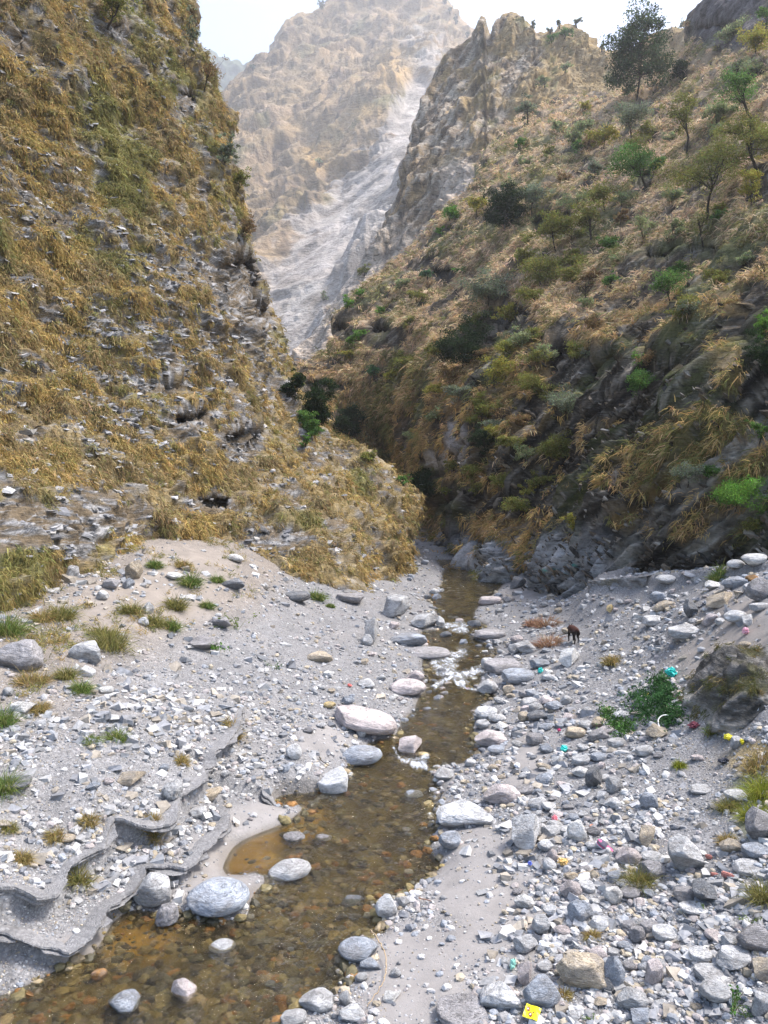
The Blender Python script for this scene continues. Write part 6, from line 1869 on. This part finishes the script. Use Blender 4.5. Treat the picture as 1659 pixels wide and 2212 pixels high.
crumple(755, 1483, 12, 6, (.55, .12, .10), "red scrap on the left gravel near the stream", "cloth_scrap", "litter", 18)
crumple(1456, 1550, 12, 10, (.75, .78, .8), "white scrap at the lower edge of the dark creeping shrub", "paper_scrap", "paper", 19, .8)
crumple(1565, 1648, 26, 12, (.03, .032, .045), "black shoe lying on the gravel path", "old_shoe", "shoe", 20, .6, .2)
crumple(1145, 1856 + 14, 14, 10, (.12, .16, .5), "small blue and red wrapper on the grey sand", "food_wrapper", "wrapper", 21)


def on_ground_frame(u, v):
    hp = hit(u, v, ("ground",)); b = hp[0]
    e = .12
    n = np.array([-(gzf(b[0] + e, b[1]) - gzf(b[0] - e, b[1])) / (2 * e), -(gzf(b[0], b[1] + e) - gzf(b[0], b[1] - e)) / (2 * e), 1.0])
    return b, n / np.linalg.norm(n)


# yellow printed packet: a bent sheet with thickness and printed brown blots
b, n = on_ground_frame(1149, 2204)
s = b[1] / 1659
gu_, gv_ = np.meshgrid(np.linspace(-1, 1, 26), np.linspace(-1, 1, 18), indexing='ij')
sx_, sy_ = 17 * s, 15 * s
zz = .012 * np.sin(gu_ * 2.4) + .01 * fbm(np.stack([gu_ * 1.6, gv_ * 1.6, 0 * gu_], -1), 2)
top = np.stack([gu_ * sx_, gv_ * sy_, zz + .004], -1).reshape(-1, 3)
bot = top - np.array([0, 0, .006])
ff = grid_faces(26, 18)
i_ = np.arange(26 * 18).reshape(26, 18)
rim = np.concatenate([i_[:, 0], i_[-1, 1:], i_[-2::-1, -1], i_[0, -2:0:-1]])
rf = np.stack([rim, np.roll(rim, -1), np.roll(rim, -1) + 468, rim + 468], -1)
yc = np.tile(np.array([.80, .66, .01]), (936, 1))
ya = np.stack([gu_, gv_], -1).reshape(-1, 2)
mk = np.zeros(468); wh = np.zeros(468)
for cx_, cy_, r in ((-.62, .35, .26), (-.42, .12, .14), (-.12, -.38, .26), (.0, -.62, .16), (.18, .0, .13)):
    dd = np.hypot(ya[:, 0] - cx_, (ya[:, 1] - cy_) * .8)
    mk = np.maximum(mk, dd < r)
    if r > .2: wh = np.maximum(wh, dd < r * .42)
yc[:468] = lerp(yc[:468], np.array([.20, .05, .02]), mk[:, None]); yc[:468] = lerp(yc[:468], np.array([.75, .7, .6]), wh[:, None])
pk = link("printed_packet", mesh_np("printed_packet", np.vstack([top, bot]), np.vstack([ff, ff[:, ::-1] + 468, rf]), yc, False, None, [mat_attr("printed_foil", .35, 0, 1, .4)]), None, (b[0], b[1], b[2] + .10))
pk.rotation_euler = (.42, .08, -.5)
tag(pk, "bright yellow printed packet lying among the boulders at the bottom edge", "packet")


# discarded sport shoe > sole, upper, lining
b, n = on_ground_frame(1307, 1836)
s = b[1] / 1659
shoe = empty("shoe", (b[0], b[1], b[2] + .05)); shoe.rotation_euler = (.5, .45, -.55)
tag(shoe, "discarded pink and white sport shoe lying on its side among the cobbles", "shoe")
Ls = 40 * s
def shoe_mesh(name, z0, z1, topk, color, rough):
    k = 28; rows = []
    xs = np.linspace(-1, 1, 22)
    for x in xs:
        half = .36 * (1 - .18 * x) * math.sqrt(max(0.02, 1 - abs(x) ** 3.5))
        ht = z0 + (z1 - z0) * (topk(x))
        ring = []
        for q in range(k):
            a_ = 2 * PI * q / k
            cy_, cz_ = math.cos(a_), math.sin(a_)
            ring.append((x * Ls / 2, half * np.sign(cy_) * abs(cy_) ** .7 * Ls / 2, (z0 + ht) / 2 + (ht - z0) / 2 * np.sign(cz_) * abs(cz_) ** .7))
        rows.append(ring)
    R_ = np.array(rows)
    i = np.arange(22 * k).reshape(22, k); j = np.roll(i, -1, 1)
    F_ = np.stack([i[:-1], j[:-1], j[1:], i[1:]], -1).reshape(-1, 4)
    V_ = np.vstack([R_.reshape(-1, 3), R_[0].mean(0), R_[-1].mean(0)])
    c0, c1 = len(V_) - 2, len(V_) - 1
    cap = np.concatenate([np.stack([np.full(k, c0), j[0], i[0], np.full(k, c0)], -1), np.stack([np.full(k, c1), i[-1], j[-1], np.full(k, c1)], -1)])
    me = bpy.data.meshes.new(name)
    me.from_pydata([tuple(x) for x in V_], [], [tuple(x) for x in F_] + [tuple(x[:3]) for x in cap])
    for p_ in me.polygons: p_.use_smooth = True
    me.materials.append(mat_plain(name + "_fabric", color, rough, .3, 0, .2, 40))
    link(name, me, shoe)
shoe_mesh("sole", -.1 * Ls, -.03 * Ls, lambda x: 1.0, (.70, .68, .68), .6)
shoe_mesh("upper", -.035 * Ls, .24 * Ls, lambda x: .55 + .45 * sstep(.4, -.6, x) if True else 1, (.58, .12, .24), .8)
shoe_mesh("lining", .10 * Ls, .25 * Ls, lambda x: sstep(.25, -.1, x) * .9 + .02, (.10, .09, .12), .9)

# brick pieces
for u, v, w, h, lab in ((1574, 1893, 30, 13, "longest reddish brick fragment lying on the stones at the right"), (1543, 1889, 16, 9, "small red brick piece left of the longest brick fragment"), (1531, 1852, 14, 12, "dark red brick chip above the other brick pieces")):
    b, n = on_ground_frame(u, v + 4); s = b[1] / 1659
    bm = bmesh.new(); bmesh.ops.create_cube(bm, size=1)
    bmesh.ops.scale(bm, vec=(w * s, w * s * .45, h * s * .8), verts=bm.verts)
    bmesh.ops.bevel(bm, geom=bm.edges[:], offset=h * s * .16, segments=2, affect='EDGES')
    bmesh.ops.subdivide_edges(bm, edges=bm.edges[:], cuts=2, use_grid_fill=True)
    me = bpy.data.meshes.new("brick_piece"); bm.to_mesh(me); bm.free()
    co_ = np.array([x.co[:] for x in me.vertices]); co_ = co_ * (1 + .12 * fbm(co_ * 9 / (w * s) + u, 3))[:, None]
    me.vertices.foreach_set("co", co_.astype(np.float32).ravel())
    me.materials.append(mat_plain("worn_brick", (.34, .15, .125), .95, .15, 0, .3, 30, .01))
    o = link("brick_piece", me, None, (b[0], b[1], b[2] + h * s * .45)); o.rotation_euler = (random.uniform(-.2, .2), .12, random.uniform(-.5, .5))
    tag(o, lab, "brick")

# bottle: clear body with blue label and cap
b, n = on_ground_frame(1562, 1592); s = b[1] / 1659
bt = empty("plastic_bottle", (b[0], b[1], b[2] + .05)); bt.rotation_euler = (PI / 2 - .1, 0, 1.1)
tag(bt, "empty plastic bottle with a blue label lying above the yellow rag", "bottle")
T = Tubes(); z = np.array([0, .01, .02, .15, .18, .205, .21]); T.tube(np.stack([0 * z, 0 * z, z], -1), [.005, .03, .034, .034, .026, .014, .013], 14); T.build("body", mat_plain("cloudy_plastic", (.6, .65, .7), .2, .5), bt)
T = Tubes(); z = np.array([.06, .13]); T.tube(np.stack([0 * z, 0 * z, z], -1), [.0355, .0355], 14); T.build("paper_label", mat_plain("blue_label", (.05, .09, .45), .5), bt)
T = Tubes(); z = np.array([.208, .209, .228, .229]); T.tube(np.stack([0 * z, 0 * z, z], -1), [.002, .017, .017, .002], 12); T.build("cap", mat_plain("blue_cap", (.06, .1, .5), .4), bt)

# white hoop
b, n = on_ground_frame(1447, 1572); s = b[1] / 1659
T = Tubes(); q = np.linspace(0, 2 * PI, 40); T.tube(np.stack([np.cos(q) * 25 * s, np.sin(q) * 30 * s, .05 * np.sin(q) + .06], -1), .014, 6)
o = T.build("pipe_hoop", mat_plain("white_pipe", (.62, .62, .6), .5), None, (b[0], b[1], b[2])); o.rotation_euler = (.35, 0, 0)
tag(o, "thin white plastic pipe bent into a hoop beside the creeping shrub", "pipe")

# foil tray
b, n = on_ground_frame(1614, 2158); s = b[1] / 1659
q = np.linspace(0, 2 * PI, 33)[:-1]
rr = [(.0, .0), (.5, .0), (.75, .02), (.95, .09), (1.05, .10), (1.04, .11)]
V_ = np.array([[(r * 11 * s * math.cos(a_) * (1 + .05 * math.sin(16 * a_) * (r > .7)), r * 8 * s * math.sin(a_), z * 20 * s + .008 * math.sin(3 * a_) * r) for a_ in q] for r, z in rr]).reshape(-1, 3)
i = np.arange(len(rr) * 32).reshape(len(rr), 32); j = np.roll(i, -1, 1)
o = link("foil_tray", mesh_np("foil_tray", V_, np.stack([i[:-1], j[:-1], j[1:], i[1:]], -1).reshape(-1, 4), None, False, None, [mat_plain("aluminium_foil", (.7, .7, .7), .3, .5, .9, .1)]), None, (b[0], b[1], b[2] + .09)); o.rotation_euler = (.35, .1, .3)
tag(o, "crushed silver foil tray lying between boulders at the lower right", "tray")


def stick(pts, rad, mat, name, label, cat="stick", lift=.04):
    P_ = []
    for u, v, z in pts:
        hp = hit(u, v, ("ground",)); P_.append(hp[0] + np.array([0, 0, z + lift]))
    P_ = resample(np.array(P_), .05, 2)
    P_ = P_ + .006 * rng.normal(size=P_.shape)
    c0 = P_[0].copy()
    T = Tubes(); T.tube(P_ - c0, np.linspace(rad, rad * .5, len(P_)), 6)
    tag(T.build(name, mat, None, tuple(c0)), label, cat)


M_STICK = mat_plain("weathered_wood", (.36, .27, .17), .9, .15, 0, .25, 20)
stick([(800, 2030, .12), (825, 2062, .10), (836, 2085, .05), (832, 2122, .03), (815, 2155, .03), (793, 2183, .02)], .011, M_STICK, "curved_stick", "long thin curved stick lying from the smooth boulder across the right water edge")
stick([(1490, 1519, .05), (1515, 1500, .12), (1540, 1478, .3)], .02, M_STICK, "wooden_stick", "straight pale stick leaning against the left end of the mossy outcrop")
stick([(905, 1948, .02), (925, 1951, .02), (932, 1955, .02)], .010, mat_plain("red_brown_wood", (.22, .11, .07), .9), "driftwood_twig", "short reddish brown twig on the bluish gravel spit")
stick([(1230, 1902, .05), (1262, 1897, .06), (1290, 1889, .06)], .008, M_STICK, "dry_stalk", "thin dry stalk lying over the cobbles left of the dry tuft")
stick([(690, 1640, .02), (697, 1652, .02), (712, 1660, .02)], .012, M_BARK, "dark_twig", "short dark forked twig on the sand above the small ledge")

# ------------------------------------------------------------------ goat seen from behind
hp = hit(1243, 1391, ("ground",)); b = hp[0]
k_ = 40 * b[1] / 1659 / .66
J = {"pel": (0, -.2, .49, .135), "mid": (0, 0, .475, .15), "che": (0, .22, .47, .14), "nec": (.02, .36, .52, .085), "hea": (.05, .47, .47, .066), "muz": (.07, .57, .37, .036), "tail": (0, -.33, .54, .03), "tail2": (0, -.38, .50, .02)}
E_ = [("pel", "mid"), ("mid", "che"), ("che", "nec"), ("nec", "hea"), ("hea", "muz"), ("pel", "tail"), ("tail", "tail2")]
for sx_, sd in ((-1, "l"), (1, "r")):
    st_ = .04 * sx_
    for nm, pts in (("h", [(.085, -.22, .37, .075), (.09, -.16 + st_, .27, .05), (.088, -.27 + st_, .17, .030), (.088, -.235 + st_, .03, .024), (.088, -.225 + st_, .0, .026)]), ("f", [(.075, .22, .36, .065), (.075, .23 - st_, .2, .034), (.075, .215 - st_, .03, .024), (.075, .22 - st_, .0, .026)])):
        prev = "pel" if nm == "h" else "che"
        for q, (x, y, z, r) in enumerate(pts):
            key = nm + sd + str(q)
            J[key] = (x * sx_, y, z, r); E_.append((prev, key)); prev = key
keys = list(J)
me = bpy.data.meshes.new("goat")
me.from_pydata([tuple(np.array(J[q][:3]) * k_) for q in keys], [(keys.index(p), keys.index(q)) for p, q in E_], [])
go = link("goat", me)
go.modifiers.new("s", 'SKIN')
for q, sv in zip(keys, me.skin_vertices[0].data):
    sv.radius = (J[q][3] * k_,) * 2; sv.use_root = q == "pel"
go.modifiers.new("u", 'SUBSURF').levels = 2
dg = bpy.context.evaluated_depsgraph_get()
m2 = bpy.data.meshes.new_from_object(go.evaluated_get(dg))
go.modifiers.clear(); go.data = m2; m2.name = "goat"
cv_ = np.array([x.co[:] for x in m2.vertices])
ca = m2.color_attributes.new("Col", 'FLOAT_COLOR', 'POINT')
gc = np.ones((len(cv_), 4), np.float32)
gc[:, :3] = lerp(np.array([.020, .014, .012]), np.array([.05, .018, .012]), sstep(.40, .54, cv_[:, 2] / k_ + .04 * fbm(cv_ * 14, 2))[:, None])
ca.data.foreach_set("color", gc.ravel())
m2.materials.clear(); m2.materials.append(mat_attr("goat_coat", .75, .25, 60, .2))
for p_ in m2.polygons: p_.use_smooth = True
go.location = (b[0], b[1] + .25 * k_, b[2] - .01); go.rotation_euler = (0, 0, .18)
tag(go, "dark brown goat standing on the stones with its back to the viewer", "goat")
M_HORN = mat_plain("horn", (.06, .05, .045), .6)
for sx_ in (-1, 1):
    T = Tubes(); T.tube(np.array([(.05 + .025 * sx_, .45, .52), (.05 + .045 * sx_, .42, .60), (.05 + .07 * sx_, .36, .64)]) * k_, np.array([.018, .013, .004]) * k_, 6); T.build("horn", M_HORN, go)
    T = Tubes(); T.tube(np.array([(.05 + .05 * sx_, .46, .49), (.05 + .10 * sx_, .44, .47), (.05 + .13 * sx_, .43, .42)]) * k_, np.array([.012, .026, .006]) * k_, 6); T.build("ear", M_HORN, go)
# ------------------------------------------------------------------ air, light, view
def haze_box():
    bm = bmesh.new()
    bmesh.ops.create_cube(bm, size=1)
    me = bpy.data.meshes.new("haze")
    bm.to_mesh(me); bm.free()
    x0, x1, y0, y1, z0, z1 = -900, 700, -40, 2250, -14, 1150
    for v in me.vertices:
        v.co = (x0 + (x1 - x0) * (v.co.x + .5), y0 + (y1 - y0) * (v.co.y + .5), z0 + (z1 - z0) * (v.co.z + .5))
    m, nt, out = new_mat("valley_haze")
    pv = N(nt, "VolumePrincipled", ins={"Color": (.93, .94, .97, 1), "Density": HAZE, "Anisotropy": .45})
    nt.links.new(pv.outputs[0], out.inputs["Volume"])
    me.materials.append(m)
    tag(link("haze", me), kind="stuff")


HAZE = .00027
haze_box()

SUN_EL, SUN_AZ = math.radians(60), math.radians(82)    # azimuth from +Y towards +X
w = bpy.data.worlds.new("World")
scene.world = w
w.use_nodes = True
nt = w.node_tree
bg = nt.nodes["Background"]
sky = nt.nodes.new("ShaderNodeTexSky")
sky.sky_type = 'NISHITA'
sky.sun_disc = False
sky.sun_elevation = SUN_EL
sky.sun_rotation = SUN_AZ
sky.air_density = 1.0
sky.dust_density = 3.0
sky.ozone_density = 1.0
nt.links.new(sky.outputs[0], bg.inputs[0])
bg.inputs[1].default_value = .15
sd_ = bpy.data.lights.new("sun", 'SUN')
sd_.energy = 2.4
sd_.angle = math.radians(13)
sd_.color = (1, .97, .93)
so = bpy.data.objects.new("sun", sd_)
COL.objects.link(so)
dv = Vector((math.sin(SUN_AZ) * math.cos(SUN_EL), math.cos(SUN_AZ) * math.cos(SUN_EL), math.sin(SUN_EL)))
so.rotation_euler = dv.to_track_quat('Z', 'Y').to_euler()
so.location = (30, -20, 60)

scene.view_settings.view_transform = 'Standard'
scene.view_settings.look = 'None'
scene.view_settings.exposure = 1.5
scene.view_settings.gamma = 1
scene.render.engine = 'CYCLES'
scene.cycles.max_bounces = 6
scene.cycles.diffuse_bounces = 3
scene.cycles.transparent_max_bounces = 12
scene.cycles.volume_bounces = 1
scene.cycles.use_denoising = True
